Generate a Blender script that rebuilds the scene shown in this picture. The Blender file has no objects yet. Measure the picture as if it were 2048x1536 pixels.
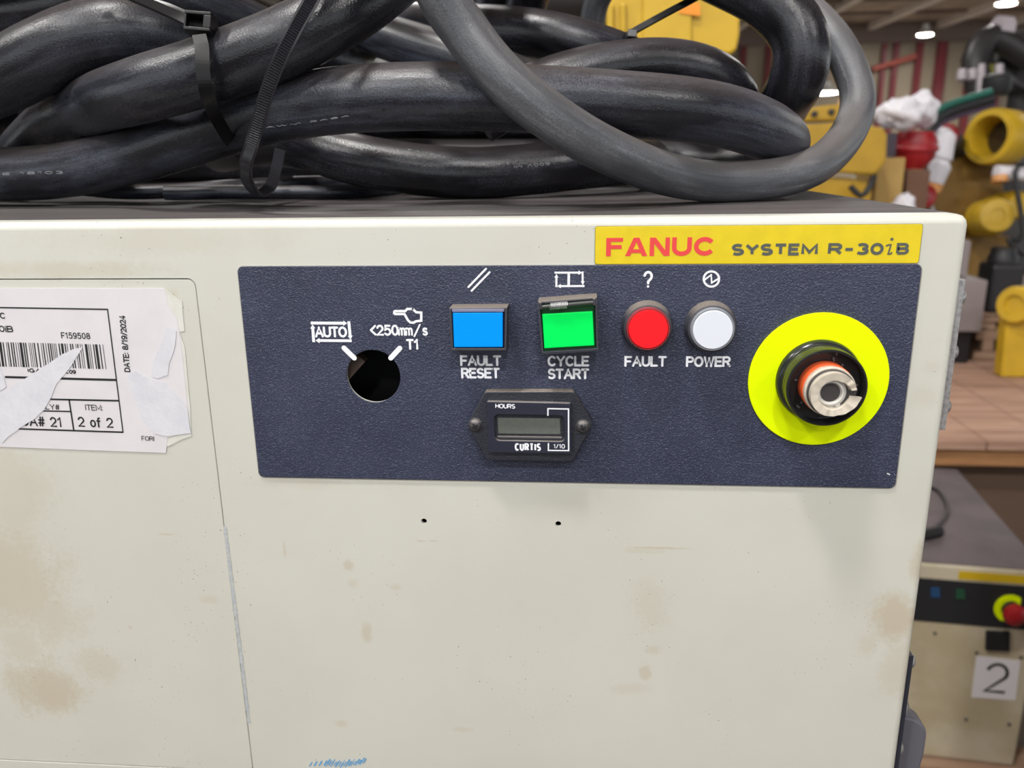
import bpy, bmesh, math, random
from mathutils import Vector, Matrix, noise
random.seed(7)
SC = bpy.context.scene
COL = SC.collection

# ------------------------------------------------------------------ camera
F = 1629.691                      # focal length in pixels of the 2048x1536 frame
PITCH, YAW, ROLL = math.radians(15.604), math.radians(4.765), math.radians(-0.815)
CAMZ = 1.20
CAM = Vector((0.13606, -0.317523, CAMZ))
ZP = CAMZ - 0.040865              # height of the operator panel's upper edge; the cabinet front is the plane Y = 0
_f = Vector((-math.sin(YAW) * math.cos(PITCH), math.cos(YAW) * math.cos(PITCH), -math.sin(PITCH)))
_r0 = Vector((math.cos(YAW), math.sin(YAW), 0)); _u0 = _r0.cross(_f)
_r = math.cos(ROLL) * _r0 + math.sin(ROLL) * _u0
_u = -math.sin(ROLL) * _r0 + math.cos(ROLL) * _u0
cam = bpy.data.cameras.new('camera'); camo = bpy.data.objects.new('camera', cam); COL.objects.link(camo)
camo.matrix_world = Matrix(((_r.x, _u.x, -_f.x, CAM.x), (_r.y, _u.y, -_f.y, CAM.y), (_r.z, _u.z, -_f.z, CAM.z), (0, 0, 0, 1)))
cam.sensor_fit = 'HORIZONTAL'; cam.sensor_width = 36; cam.lens = F * 36 / 2048
cam.clip_start = 0.02; cam.clip_end = 200
cam.dof.use_dof = True; cam.dof.focus_distance = 0.345; cam.dof.aperture_fstop = 12
SC.camera = camo

def ray(x, y): return _f + _r * ((x - 1024) / F) + _u * ((768 - y) / F)
def at(x, y, d): return CAM + ray(x, y) * d                        # d = depth along the optical axis, metres
def fp(x, y, Y=0.0): r = ray(x, y); return CAM + r * ((Y - CAM.y) / r.y)   # on the plane Y
def onz(x, y, z): r = ray(x, y); return CAM + r * ((z - CAM.z) / r.z)

# ------------------------------------------------------------------ light and exposure
W = bpy.data.worlds.new('world'); SC.world = W; W.use_nodes = True
W.node_tree.nodes['Background'].inputs[0].default_value = (0.90, 0.955, 1.0, 1)
W.node_tree.nodes['Background'].inputs[1].default_value = 1.15
LAMP_POWER = 170.0
SC.view_settings.view_transform = 'Standard'; SC.view_settings.look = 'None'
SC.view_settings.gamma = 1; SC.view_settings.use_curve_mapping = False
SC.view_settings.exposure = 0.55

# ------------------------------------------------------------------ materials
MATS = {}
def s2l(c):
    return tuple(((v / 255) / 12.92 if v / 255 <= 0.04045 else ((v / 255 + 0.055) / 1.055) ** 2.4) for v in c)
class NT:
    def __init__(self, name):
        self.m = bpy.data.materials.new(name); self.m.use_nodes = True
        self.t = self.m.node_tree; self.b = self.t.nodes['Principled BSDF']
    def n(self, typ, **kw):
        x = self.t.nodes.new(typ)
        for k, v in kw.items(): setattr(x, k, v)
        return x
    def l(self, a, b): self.t.links.new(a, b)
    def math(self, op, a, b=None, c=None, clamp=False):
        x = self.n('ShaderNodeMath', operation=op); x.use_clamp = clamp
        for i, v in enumerate((a, b, c)):
            if v is None: continue
            if isinstance(v, (int, float)): x.inputs[i].default_value = v
            else: self.l(v, x.inputs[i])
        return x.outputs[0]
    def vmath(self, op, a, b=None):
        x = self.n('ShaderNodeVectorMath', operation=op)
        for i, v in enumerate((a, b)):
            if v is None: continue
            if isinstance(v, (tuple, list, Vector)): x.inputs[i].default_value = tuple(v)
            else: self.l(v, x.inputs[i])
        return x.outputs['Value'] if op in ('LENGTH', 'DISTANCE', 'DOT_PRODUCT') else x.outputs[0]
    def mix(self, fac, a, b):
        x = self.n('ShaderNodeMix', data_type='RGBA')
        for sock, v in ((x.inputs[0], fac), (x.inputs[6], a), (x.inputs[7], b)):
            if isinstance(v, (int, float)): sock.default_value = v
            elif isinstance(v, tuple): sock.default_value = tuple(v) + ((1,) if len(v) == 3 else ())
            else: self.l(v, sock)
        return x.outputs[2]
    def noise(self, vec, scale, detail=3, rough=0.55):
        x = self.n('ShaderNodeTexNoise'); x.inputs['Scale'].default_value = scale
        x.inputs['Detail'].default_value = detail; x.inputs['Roughness'].default_value = rough
        if vec is not None: self.l(vec, x.inputs['Vector'])
        return x.outputs[0]
    def ramp(self, v, a, b, to0=0.0, to1=1.0):
        x = self.n('ShaderNodeMapRange', interpolation_type='SMOOTHSTEP')
        self.l(v, x.inputs[0]); x.inputs[1].default_value = a; x.inputs[2].default_value = b
        x.inputs[3].default_value = to0; x.inputs[4].default_value = to1
        return x.outputs[0]
    def bump(self, h, strength, dist=0.001):
        x = self.n('ShaderNodeBump'); x.inputs['Strength'].default_value = strength; x.inputs['Distance'].default_value = dist
        self.l(h, x.inputs['Height']); self.l(x.outputs[0], self.b.inputs['Normal'])
    def pos(self): return self.n('ShaderNodeNewGeometry').outputs['Position']
    def nz(self):
        g = self.n('ShaderNodeNewGeometry'); s = self.n('ShaderNodeSeparateXYZ'); self.l(g.outputs['Normal'], s.inputs[0]); return s.outputs[2]
    def base(self, v):
        s = self.b.inputs['Base Color']
        if isinstance(v, tuple): s.default_value = tuple(v) + (1,)
        else: self.l(v, s)
    def rough(self, v):
        s = self.b.inputs['Roughness']
        if isinstance(v, (int, float)): s.default_value = v
        else: self.l(v, s)

def mat(name, srgb, rough=0.5, metal=0.0, var=0.0, vscale=30, bump=0.0, bscale=200, col2=None, spec=None, coat=0):
    """plain procedural material: colour, fine variation and fine relief"""
    if name in MATS: return MATS[name]
    k = NT(name); c = s2l(srgb)
    k.b.inputs['Metallic'].default_value = metal; k.rough(rough)
    if spec is not None: k.b.inputs['Specular IOR Level'].default_value = spec
    if coat: k.b.inputs['Coat Weight'].default_value = coat
    if var or col2:
        c2 = s2l(col2) if col2 else tuple(v * (1 - var) for v in c)
        k.base(k.mix(k.ramp(k.noise(k.pos(), vscale, 4), 0.35, 0.7), c, c2))
    else: k.base(c)
    if bump: k.bump(k.noise(k.pos(), bscale, 3), bump, 0.0006)
    MATS[name] = k.m
    return k.m

STAINS = [  # px, py, rx, ry (pixels on the front), strength
    (90, 1375, 95, 75, 1.0), (20, 1160, 150, 150, .75), (30, 1000, 110, 160, .45), (190, 1330, 70, 45, .5), (110, 1240, 90, 80, .6),
    (40, 1290, 60, 60, .5), (1785, 1235, 60, 75, 1.1), (1800, 1330, 75, 70, .55), (1740, 1290, 40, 40, .5), (1835, 1130, 22, 60, .8),
    (1300, 1215, 60, 70, .35), (130, 540, 260, 22, .55), (620, 968, 130, 14, .3), (300, 480, 300, 40, .3), (345, 600, 18, 30, .9),
    (697, 1131, 12, 13, .8), (707, 1167, 16, 13, .4), (790, 1174, 14, 10, .5), (733, 1264, 14, 26, .8), (1290, 1345, 16, 18, .8),
    (1305, 1300, 22, 12, .5), (684, 1447, 22, 10, .6), (924, 1459, 30, 6, .4), (1260, 1378, 60, 18, .35), (112, 1205, 10, 9, .9), (260, 1255, 9, 9, .7),
    (1320, 1096, 70, 3, .9), (1290, 1101, 60, 10, .35), (842, 1082, 12, 2.5, .8), (868, 1082, 10, 2.5, .7), (330, 1069, 26, 3, .8),
    (569, 1098, 4, 20, .6), (420, 1200, 30, 12, .4), (1290, 925, 0.1, 0.1, 0), (1865, 735, 30, 22, .3), (1850, 790, 40, 30, .3)]
def cream_paint():
    k = NT('cream_paint'); P = k.pos()
    nz1 = k.noise(P, 55, 5, .6); nz2 = k.noise(P, 420, 3, .6)
    warp = k.math('MULTIPLY_ADD', k.math('SUBTRACT', nz1, .5), 1.5, k.math('MULTIPLY', k.math('SUBTRACT', nz2, .5), 0.9))
    tot = None
    for (x, y, rx, ry, s) in STAINS:
        if s <= 0: continue
        c = fp(x, y); e = (fp(x + rx, y) - c).length; g = (fp(x, y + ry) - c).length
        d = k.vmath('LENGTH', k.vmath('MULTIPLY', k.vmath('SUBTRACT', P, c), (1 / e, 4, 1 / g)))
        m = k.math('MULTIPLY', k.ramp(k.math('ADD', d, warp), 1.05, .25), s * .36)
        tot = m if tot is None else k.math('MAXIMUM', tot, m)
    cloud = k.ramp(k.noise(P, 14, 3), .3, .75)
    base = k.mix(cloud, s2l((204, 204, 195)), s2l((199, 198, 188)))
    base = k.mix(tot, base, s2l((168, 140, 92)))
    speck = k.ramp(k.noise(P, 900, 1, .3), .735, .76)
    region = k.ramp(k.noise(P, 22, 2), .5, .62)
    base = k.mix(k.math('MULTIPLY', k.math('MULTIPLY', speck, region), .75), base, s2l((95, 80, 62)))
    k.base(base); k.rough(k.ramp(cloud, 0, 1, .36, .46)); k.bump(k.noise(P, 260, 2), .06, .0006)
    return k.m
def panel_film():
    k = NT('panel_film'); P = k.pos()
    g = k.noise(P, 1900, 1, .5); sp = k.ramp(g, .56, .72); cl = k.ramp(k.noise(P, 30, 3), .3, .7)
    b = k.mix(cl, s2l((46, 51, 71)), s2l((54, 59, 80)))
    b = k.mix(k.math('MULTIPLY', sp, .32), b, s2l((112, 118, 140)))
    k.base(b); k.rough(.36); k.bump(g, .9, .0004)
    return k.m
def rubber(name, dark, scuff_sheen, dust, amount, rough=.36):
    """rubber sheath: lengthwise scuffs with the bluish ambient sheen painted in, settled brown dust on what faces up, fine specks"""
    k = NT(name); uv = k.n('ShaderNodeUVMap').outputs[0]
    st = k.vmath('MULTIPLY', uv, (16, 260, 1)); P = k.pos()
    scuff = k.ramp(k.noise(st, 1.0, 5, .68), .46, .74)
    blot = k.ramp(k.noise(k.vmath('MULTIPLY', uv, (14, 46, 1)), 1.0, 4, .6), .36, .70)
    fine = k.noise(P, 1300, 3, .7)
    top = k.ramp(k.nz(), .15, .98)
    d = k.math('MULTIPLY', k.math('MULTIPLY_ADD', k.math('MULTIPLY', blot, scuff), .7, k.math('MULTIPLY', blot, .45)), amount)
    d = k.math('MULTIPLY', d, k.ramp(fine, .3, .7, .35, 1.5), clamp=True)
    t = k.math('MULTIPLY', k.math('MULTIPLY', top, k.ramp(fine, .3, .7, .35, 1.1)), .8 * amount, clamp=True)
    c = k.mix(d, s2l(dark), s2l(scuff_sheen)); c = k.mix(t, c, s2l(dust))  # bluish scuff colour also paints in the sheen of the ambient light
    k.base(c); k.rough(k.math('ADD', k.math('MULTIPLY_ADD', d, .22, rough), k.math('MULTIPLY', t, .4)))
    k.bump(k.math('ADD', k.noise(st, 1.0, 4), k.math('MULTIPLY', k.noise(P, 1200, 2), .8)), .3, .0006)
    return k.m
def settled(name, base, dust, rough=.4, bump=.3, bscale=1300):
    """plastic with dust settled on what faces up"""
    k = NT(name); P = k.pos(); f = k.noise(P, 1100, 3, .7)
    t = k.math('MULTIPLY', k.ramp(k.nz(), .35, .9), k.ramp(f, .25, .6, .55, 1.0))
    sp = k.math('MULTIPLY', k.ramp(f, .62, .74), .35)
    k.base(k.mix(k.math('MAXIMUM', t, sp), s2l(base), s2l(dust))); k.rough(k.math('MULTIPLY_ADD', t, .4, rough)); k.bump(f, bump, .0004)
    MATS[name] = k.m; return k.m
def dusty_top():
    k = NT('dusty_top'); P = k.pos()
    st = k.ramp(k.noise(k.vmath('MULTIPLY', P, (9, 260, 9)), 1, 4, .6), .35, .7)
    cl = k.ramp(k.noise(k.vmath('MULTIPLY', P, (14, 40, 9)), 1, 4), .3, .7)
    b = k.mix(st, s2l((66, 61, 62)), s2l((94, 88, 87)))
    b = k.mix(k.math('MULTIPLY', cl, .5), b, s2l((56, 50, 50)))
    fl = k.ramp(k.noise(P, 2200, 2), .62, .72)
    b = k.mix(k.math('MULTIPLY', fl, .5), b, s2l((112, 108, 104)))
    k.base(b); k.rough(.72); k.bump(k.noise(P, 1800, 2), .2, .0004)
    return k.m
def wood(name, a, b):
    k = NT(name); tc = k.n('ShaderNodeTexCoord').outputs['Object']
    v = k.vmath('MULTIPLY', tc, (3, 40, 40))
    k.base(k.mix(k.ramp(k.noise(v, 1.2, 5, .6), .3, .7), s2l(a), s2l(b))); k.rough(.75); k.bump(k.noise(v, 3, 3), .2, .002)
    MATS[name] = k.m; return k.m
def emission(name, col, strength):
    k = NT(name); k.b.inputs['Emission Color'].default_value = tuple(col) + (1,); k.b.inputs['Emission Strength'].default_value = strength
    k.base((.8, .8, .8)); MATS[name] = k.m; return k.m

M_CREAM = cream_paint(); M_FILM = panel_film(); M_TOP = dusty_top()
M_RUB = rubber('cable_rubber', (24, 25, 32), (96, 101, 117), (86, 77, 73), .85, .26)
M_RUB_DARK = rubber('cable_rubber_dark', (22, 23, 29), (80, 83, 95), (78, 70, 67), .7, .25)
M_RUB_GREY = rubber('cable_rubber_grey', (68, 70, 75), (126, 127, 133), (110, 101, 97), .9, .34)
M_RUB_BLK = rubber('cable_rubber_black', (13, 13, 18), (76, 77, 88), (70, 62, 62), .8, .20)
M_TIE = mat('nylon_black', (22, 22, 26), .3)
M_INK_W = mat('ink_white', (242, 244, 250), .6)
M_INK_K = mat('ink_black', (26, 26, 30), .6)
M_YEL = mat('nameplate_yellow', (224, 199, 24), .4, var=.08, vscale=140)
M_RED = mat('ink_red', (224, 66, 66), .5)
M_GREYINK = mat('ink_grey', (82, 86, 82), .45)
M_BLK = mat('black_plastic', (46, 48, 58), .38, bump=.25, bscale=1500)
M_GLOSS = mat('black_gloss', (20, 20, 24), .18)
M_DUSTY = settled('dusty_plastic', (58, 58, 66), (122, 113, 105), .45)
M_STEEL = mat('zinc_steel', (196, 196, 198), .3, metal=.55, var=.35, vscale=600)
M_DARKSTEEL = settled('black_screw', (66, 64, 66), (128, 122, 118), .25, .1)
M_INSIDE = mat('inside_dark', (20, 20, 24), .8)
M_PAPER = mat('label_paper', (216, 212, 216), .65, var=.05, vscale=60)
M_TORN = mat('torn_paper', (213, 212, 218), .85, col2=(204, 204, 212), vscale=90, bump=.35, bscale=500)
M_RESID = mat('paper_residue', (214, 213, 208), .8, col2=(206, 206, 195), vscale=120, bump=.3, bscale=500)

# ------------------------------------------------------------------ object helpers
def tag(o, label=None, cat=None, group=None, kind=None):
    for k, v in (('label', label), ('category', cat), ('group', group), ('kind', kind)):
        if v: o[k] = v
    return o
def put(o, parent):
    COL.objects.link(o)
    if parent is not None:
        o.parent = parent
        o.matrix_parent_inverse = WM[parent.as_pointer()].inverted() if parent.as_pointer() in WM else Matrix()
    return o
WM = {}
def empty(name, loc, rz=0.0):
    o = bpy.data.objects.new(name, None); o.location = loc; o.rotation_euler = (0, 0, rz); o.empty_display_size = .05
    COL.objects.link(o); WM[o.as_pointer()] = Matrix.Translation(loc) @ Matrix.Rotation(rz, 4, 'Z')
    return o
class MB:
    """collects shapes into one mesh"""
    def __init__(self, M=None): self.v = []; self.f = []; self.uv = []; self.M = M or Matrix()
    def add(self, vs, fs, uvs=None):
        o = len(self.v); self.v += [self.M @ Vector(p) for p in vs]
        self.f += [tuple(i + o for i in q) for q in fs]; return self
    def box(self, c, s, R=None):
        c = Vector(c); vs = []
        for x in (-.5, .5):
            for y in (-.5, .5):
                for z in (-.5, .5):
                    p = Vector((x * s[0], y * s[1], z * s[2])); vs.append(c + (R @ p if R else p))
        return self.add(vs, [(0, 1, 3, 2), (4, 6, 7, 5), (0, 4, 5, 1), (2, 3, 7, 6), (0, 2, 6, 4), (1, 5, 7, 3)])
    def prism(self, poly, off):
        """poly: 3D points, extruded by the vector off"""
        n = len(poly); off = Vector(off); a = [Vector(p) for p in poly]
        N = sum(((a[i] - a[0]).cross(a[(i + 1) % n] - a[0]) for i in range(1, n - 1)), Vector())
        if N.dot(off) > 0: a = a[::-1]
        vs = a + [p + off for p in a]
        fs = [tuple(range(n)), tuple(range(2 * n - 1, n - 1, -1))] + [(i, i + n, (i + 1) % n + n, (i + 1) % n) for i in range(n)]
        return self.add(vs, fs)
    def lathe(self, prof, c, axis=(0, -1, 0), n=48, cap0=True, cap1=True):
        """prof: (radius, height along axis)"""
        ax = Vector(axis).normalized(); e1 = ax.orthogonal().normalized()
        if abs(ax.y) > .99: e1 = Vector((1, 0, 0))
        e2 = ax.cross(e1); c = Vector(c); vs = []; fs = []
        for (r, h) in prof:
            for i in range(n):
                a = 2 * math.pi * i / n; vs.append(c + ax * h + (e1 * math.cos(a) + e2 * math.sin(a)) * r)
        for k in range(len(prof) - 1):
            for i in range(n):
                j = (i + 1) % n; fs.append((k * n + i, k * n + j, (k + 1) * n + j, (k + 1) * n + i))
        if cap0: fs.append(tuple(range(n - 1, -1, -1)))
        if cap1: m = (len(prof) - 1) * n; fs.append(tuple(range(m, m + n)))
        return self.add(vs, fs)
    def tube(self, pts, r, n=12, caps=True):
        P, T, N = frames(pts); vs = []; fs = []; m = len(P)
        for k in range(m):
            B = T[k].cross(N[k]); rr = r[k] if isinstance(r, (list, tuple)) else r
            for i in range(n):
                a = 2 * math.pi * i / n; vs.append(P[k] + (N[k] * math.cos(a) + B * math.sin(a)) * rr)
        for k in range(m - 1):
            for i in range(n):
                j = (i + 1) % n; fs.append((k * n + i, k * n + j, (k + 1) * n + j, (k + 1) * n + i))
        if caps: fs += [tuple(range(n - 1, -1, -1)), tuple(range((m - 1) * n, m * n))]
        return self.add(vs, fs)
    def build(self, name, m, parent=None, smooth=None, bevel=0, seg=2):
        me = bpy.data.meshes.new(name); me.from_pydata([tuple(p) for p in self.v], [], self.f); me.materials.append(m)
        if smooth is not None:
            me.polygons.foreach_set('use_smooth', [True] * len(me.polygons)); me.set_sharp_from_angle(angle=math.radians(smooth))
        o = bpy.data.objects.new(name, me); put(o, parent)
        if bevel:
            b = o.modifiers.new('bevel', 'BEVEL'); b.width = bevel; b.segments = seg; b.limit_method = 'ANGLE'; b.angle_limit = math.radians(40)
            b.harden_normals = False
        return o
def frames(pts):
    P = [Vector(p) for p in pts]; m = len(P); T = []
    for k in range(m): T.append((P[min(k + 1, m - 1)] - P[max(k - 1, 0)]).normalized())
    n0 = Vector((0, 0, 1)); n0 = n0 - T[0] * n0.dot(T[0])
    if n0.length < .1: n0 = T[0].orthogonal()
    N = [n0.normalized()]
    for k in range(1, m):
        q = N[-1] - T[k] * N[-1].dot(T[k]); N.append(q.normalized())
    return P, T, N
def spline(ctrl, step=.004):
    """Catmull-Rom through the control points"""
    C = [Vector(c) for c in ctrl]; C = [2 * C[0] - C[1]] + C + [2 * C[-1] - C[-2]]; out = []
    for i in range(1, len(C) - 2):
        p0, p1, p2, p3 = C[i - 1:i + 3]; n = max(2, int((p2 - p1).length / step))
        for j in range(n):
            t = j / n
            out.append(.5 * ((2 * p1) + (p2 - p0) * t + (2 * p0 - 5 * p1 + 4 * p2 - p3) * t * t + (3 * p1 - p0 - 3 * p2 + p3) * t ** 3))
    out.append(C[-2]); return out
def rrect(x0, z0, x1, z1, r, n=6):
    out = []
    for cx, cz, a0 in ((x1 - r, z1 - r, 0), (x0 + r, z1 - r, 90), (x0 + r, z0 + r, 180), (x1 - r, z0 + r, 270)):
        for i in range(n + 1):
            a = math.radians(a0 + 90 * i / n); out.append((cx + r * math.cos(a), cz + r * math.sin(a)))
    return out
def circ(cx, cz, r, n=48): return [(cx + r * math.cos(2 * math.pi * i / n), cz + r * math.sin(2 * math.pi * i / n)) for i in range(n)]
def plate(name, loops, y0, y1, m, parent=None, bevel=0.0, link=True):
    """flat sheet with holes: outlines in (X, Z) world metres, between planes y0 (front) and y1 (back)"""
    cu = bpy.data.curves.new(name, 'CURVE'); cu.dimensions = '2D'; cu.fill_mode = 'BOTH'
    cu.extrude = max(0, abs(y1 - y0) / 2 - bevel); cu.bevel_depth = bevel; cu.bevel_resolution = 2; cu.offset = -bevel
    ox, oz = loops[0][0]
    for lp in loops:
        s = cu.splines.new('POLY'); s.points.add(len(lp) - 1); s.use_cyclic_u = True
        for p, (x, z) in zip(s.points, lp): p.co = ((x - ox) * 100, (z - oz) * 100, 0, 1)
    cu.extrude *= 100; cu.bevel_depth *= 100; cu.offset *= 100
    t = bpy.data.objects.new('t', cu); COL.objects.link(t)
    dg = bpy.context.evaluated_depsgraph_get(); dg.update()
    me = bpy.data.meshes.new_from_object(t.evaluated_get(dg)); bpy.data.objects.remove(t); bpy.data.curves.remove(cu)
    ym = (y0 + y1) / 2
    me.transform(Matrix(((.01, 0, 0, ox), (0, 0, -.01, ym), (0, .01, 0, oz), (0, 0, 0, 1))))
    me.materials.clear(); me.materials.append(m); me.name = name
    me.polygons.foreach_set('use_smooth', [bevel > 0] * len(me.polygons)); me.set_sharp_from_angle(angle=math.radians(35))
    o = bpy.data.objects.new(name, me)
    return put(o, parent)
def xz(pts, Y=0.0): return [(fp(x, y, Y).x, fp(x, y, Y).z) for x, y in pts]

# ------------------------------------------------------------------ stroke lettering
def arc(cx, cy, rx, ry, a0, a1, n=14):
    return [(cx + rx * math.cos(math.radians(a0 + (a1 - a0) * i / n)), cy + ry * math.sin(math.radians(a0 + (a1 - a0) * i / n))) for i in range(n + 1)]
G = {
 'A': (.8, [[(0, 0), (.4, 1), (.8, 0)], [(.14, .34), (.66, .34)]]),
 'B': (.7, [[(0, 0), (0, 1), (.42, 1)] + arc(.42, .76, .24, .24, 90, -90) + [(0, .52)], [(.42, .52)] + arc(.43, .26, .27, .26, 90, -90) + [(0, 0)]]),
 'C': (.74, [arc(.4, .5, .4, .5, 48, 312, 22)]),
 'D': (.74, [[(0, 0), (0, 1), (.34, 1)] + arc(.34, .5, .4, .5, 90, -90) + [(0, 0)]]),
 'E': (.62, [[(.62, 1), (0, 1), (0, 0), (.62, 0)], [(0, .52), (.54, .52)]]),
 'F': (.6, [[(.6, 1), (0, 1), (0, 0)], [(0, .5), (.52, .5)]]),
 'G': (.78, [arc(.4, .5, .4, .5, 48, 330, 22) + [(.76, .44), (.44, .44)]]),
 'H': (.7, [[(0, 0), (0, 1)], [(.7, 0), (.7, 1)], [(0, .52), (.7, .52)]]),
 'I': (.05, [[(.02, 0), (.02, 1)]]),
 'K': (.7, [[(0, 0), (0, 1)], [(.66, 1), (0, .4)], [(.24, .62), (.7, 0)]]),
 'L': (.58, [[(0, 1), (0, 0), (.58, 0)]]),
 'M': (.9, [[(0, 0), (0, 1), (.45, .18), (.9, 1), (.9, 0)]]),
 'N': (.74, [[(0, 0), (0, 1), (.74, 0), (.74, 1)]]),
 'O': (.82, [arc(.41, .5, .41, .5, 90, 450, 30)]),
 'P': (.66, [[(0, 0), (0, 1), (.4, 1)] + arc(.4, .74, .26, .26, 90, -90) + [(0, .48)]]),
 'R': (.7, [[(0, 0), (0, 1), (.42, 1)] + arc(.42, .75, .26, .25, 90, -90) + [(0, .5)], [(.38, .5), (.7, 0)]]),
 'S': (.66, [arc(.33, .75, .3, .25, 35, 270, 14) + arc(.33, .25, .33, .25, 90, -145, 14)]),
 'T': (.7, [[(0, 1), (.7, 1)], [(.35, 1), (.35, 0)]]),
 'U': (.72, [[(0, 1), (0, .34)] + arc(.36, .34, .36, .34, 180, 360) + [(.72, 1)]]),
 'V': (.74, [[(0, 1), (.37, 0), (.74, 1)]]),
 'W': (1.0, [[(0, 1), (.25, 0), (.5, .9), (.75, 0), (1.0, 1)]]),
 'Y': (.76, [[(0, 1), (.38, .48), (.76, 1)], [(.38, .48), (.38, 0)]]),
 '0': (.62, [arc(.31, .5, .31, .5, 90, 450, 28)]),
 '1': (.36, [[(0, .78), (.26, 1), (.26, 0)]]),
 '2': (.62, [arc(.31, .69, .3, .31, 165, -30, 14) + [(0, 0), (.62, 0)]]),
 '3': (.62, [arc(.3, .75, .28, .25, 150, -90, 14), arc(.3, .26, .31, .26, 90, -150, 14)]),
 '4': (.66, [[(.48, 0), (.48, 1), (0, .3), (.66, .3)]]),
 '5': (.62, [[(.57, 1), (.1, 1), (.05, .54)] + arc(.3, .33, .32, .33, 125, -145, 16)]),
 '6': (.62, [arc(.31, .31, .31, .31, 90, 450, 20), [(.02, .38)] + arc(.36, .5, .34, .5, 170, 60, 10)]),
 '8': (.62, [arc(.31, .75, .26, .25, 90, 450, 20), arc(.31, .26, .31, .26, 90, 450, 20)]),
 '9': (.62, [arc(.31, .69, .31, .31, 90, 450, 20), [(.6, .62)] + arc(.26, .5, .34, .5, -10, -120, 10)]),
 'i': (.05, [[(.02, 0), (.02, .7)], [(.02, .93), (.02, .97)]]),
 'm': (.78, [[(0, 0), (0, .7)], [(0, .48)] + arc(.19, .48, .2, .22, 170, 0, 8) + [(.39, 0)], [(.39, .48)] + arc(.58, .48, .2, .22, 170, 0, 8) + [(.78, 0)]]),
 's': (.46, [arc(.23, .525, .21, .175, 35, 270, 10) + arc(.23, .175, .23, .175, 90, -145, 10)]),
 'o': (.52, [arc(.26, .35, .26, .35, 90, 450, 22)]),
 'f': (.34, [arc(.28, .84, .16, .16, 80, 180, 6) + [(.12, 0)], [(0, .66), (.32, .66)]]),
 '#': (.66, [[(.12, 0), (.26, 1)], [(.4, 0), (.54, 1)], [(0, .32), (.62, .32)], [(.06, .68), (.66, .68)]]),
 '/': (.42, [[(0, -.06), (.42, 1.06)]]), ':': (.05, [[(.02, .08), (.02, .12)], [(.02, .6), (.02, .64)]]),
 '-': (.46, [[(0, .46), (.46, .46)]]), '<': (.5, [[(.5, .98), (0, .5), (.5, .02)]]), ' ': (.3, []),
 '?': (.56, [arc(.28, .72, .28, .28, 170, -40, 14) + [(.3, .34), (.3, .24)], [(.3, .0), (.3, .01)]]),
}
class Ink:
    """flat strokes on a surface; points given as 3D, N = surface normal"""
    def __init__(self, N=(0, -1, 0)): self.v = []; self.f = []; self.N = Vector(N); self.k = 0
    def stroke(self, pts, w, rnd=True):
        pts = [Vector(p) for p in pts]
        q = [pts[0]]
        for p in pts[1:]:
            if (p - q[-1]).length > 1e-7: q.append(p)
        pts = q; h = w / 2; N = self.N
        if len(pts) == 1: pts.append(pts[0] + Vector((1e-6, 0, 1e-6)))
        n = len(pts); closed = n > 3 and (pts[0] - pts[-1]).length < w * .2
        L = []
        for i in range(n):
            a = pts[i] - pts[i - 1] if i else (pts[-1] - pts[-2] if closed else pts[1] - pts[0])
            b = pts[i + 1] - pts[i] if i < n - 1 else (pts[1] - pts[0] if closed else a)
            a = a.normalized(); b = b.normalized(); na = N.cross(a); nb = N.cross(b); m = na + nb
            m = na if m.length < .2 else m.normalized(); k = 1 / max(.72, m.dot(na)); L.append(m * h * k)
        self.k += 1; z = N * (self.k % 14) * 5e-6; pts = [p + z for p in pts]
        o = len(self.v)
        for p, m in zip(pts, L): self.v += [p + m, p - m]
        for i in range(n - 1): self.f.append((o + 2 * i, o + 2 * i + 1, o + 2 * i + 3, o + 2 * i + 2))
        if rnd:
            e1 = (pts[1] - pts[0]).normalized(); e2 = N.cross(e1)
            corners = [pts[0], pts[-1]] + [pts[i] for i in range(1, n - 1) if (pts[i] - pts[i - 1]).normalized().dot((pts[i + 1] - pts[i]).normalized()) < .8]
            for c in corners:
                self.k += 1; c = c + N * ((self.k % 14) * 5e-6)
                o = len(self.v); self.v += [c + (e1 * math.cos(a) + e2 * math.sin(a)) * h for a in [2 * math.pi * i / 14 for i in range(14)]]
                self.f.append(tuple(range(o, o + 14)))
    def poly(self, pts):
        o = len(self.v); self.v += [Vector(p) for p in pts]; self.f.append(tuple(range(o, o + len(pts))))
    def text(self, s, A, B, H, w, rnd=True, gap=.2, shear=0.0):
        """s written from A to B (3D, on the baseline), cap height H metres, stroke width w"""
        A = Vector(A); B = Vector(B); ex = (B - A).normalized(); ez = self.N.cross(ex)
        W0 = sum(G[c][0] for c in s) + gap * (len(s) - 1)
        sx = ((B - A).length - w) / W0; x = 0.0; sz = (H - w)
        for c in s:
            for st in G[c][1]:
                self.stroke([A + ex * (w / 2 + (x + px + shear * pz) * sx) + ez * (w / 2 + pz * sz) for px, pz in st], w, rnd)
            x += G[c][0] + gap
    def build(self, name, m, parent):
        me = bpy.data.meshes.new(name); me.from_pydata([tuple(p) for p in self.v], [], self.f); me.materials.append(m)
        bm = bmesh.new(); bm.from_mesh(me)
        for f in bm.faces:
            f.normal_update()
            if f.normal.dot(self.N) < 0: f.normal_flip()
        bm.to_mesh(me); bm.free()
        o = bpy.data.objects.new(name, me); return put(o, parent)
class Words:
    """lettering in which every word or symbol becomes a part of its own"""
    def __init__(self, parent, m): self.p = parent; self.m = m; self.cur = Ink()
    def flush(self, name='symbol'):
        if self.cur.v: self.cur.build(name, self.m, self.p)
        self.cur = Ink()
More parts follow.
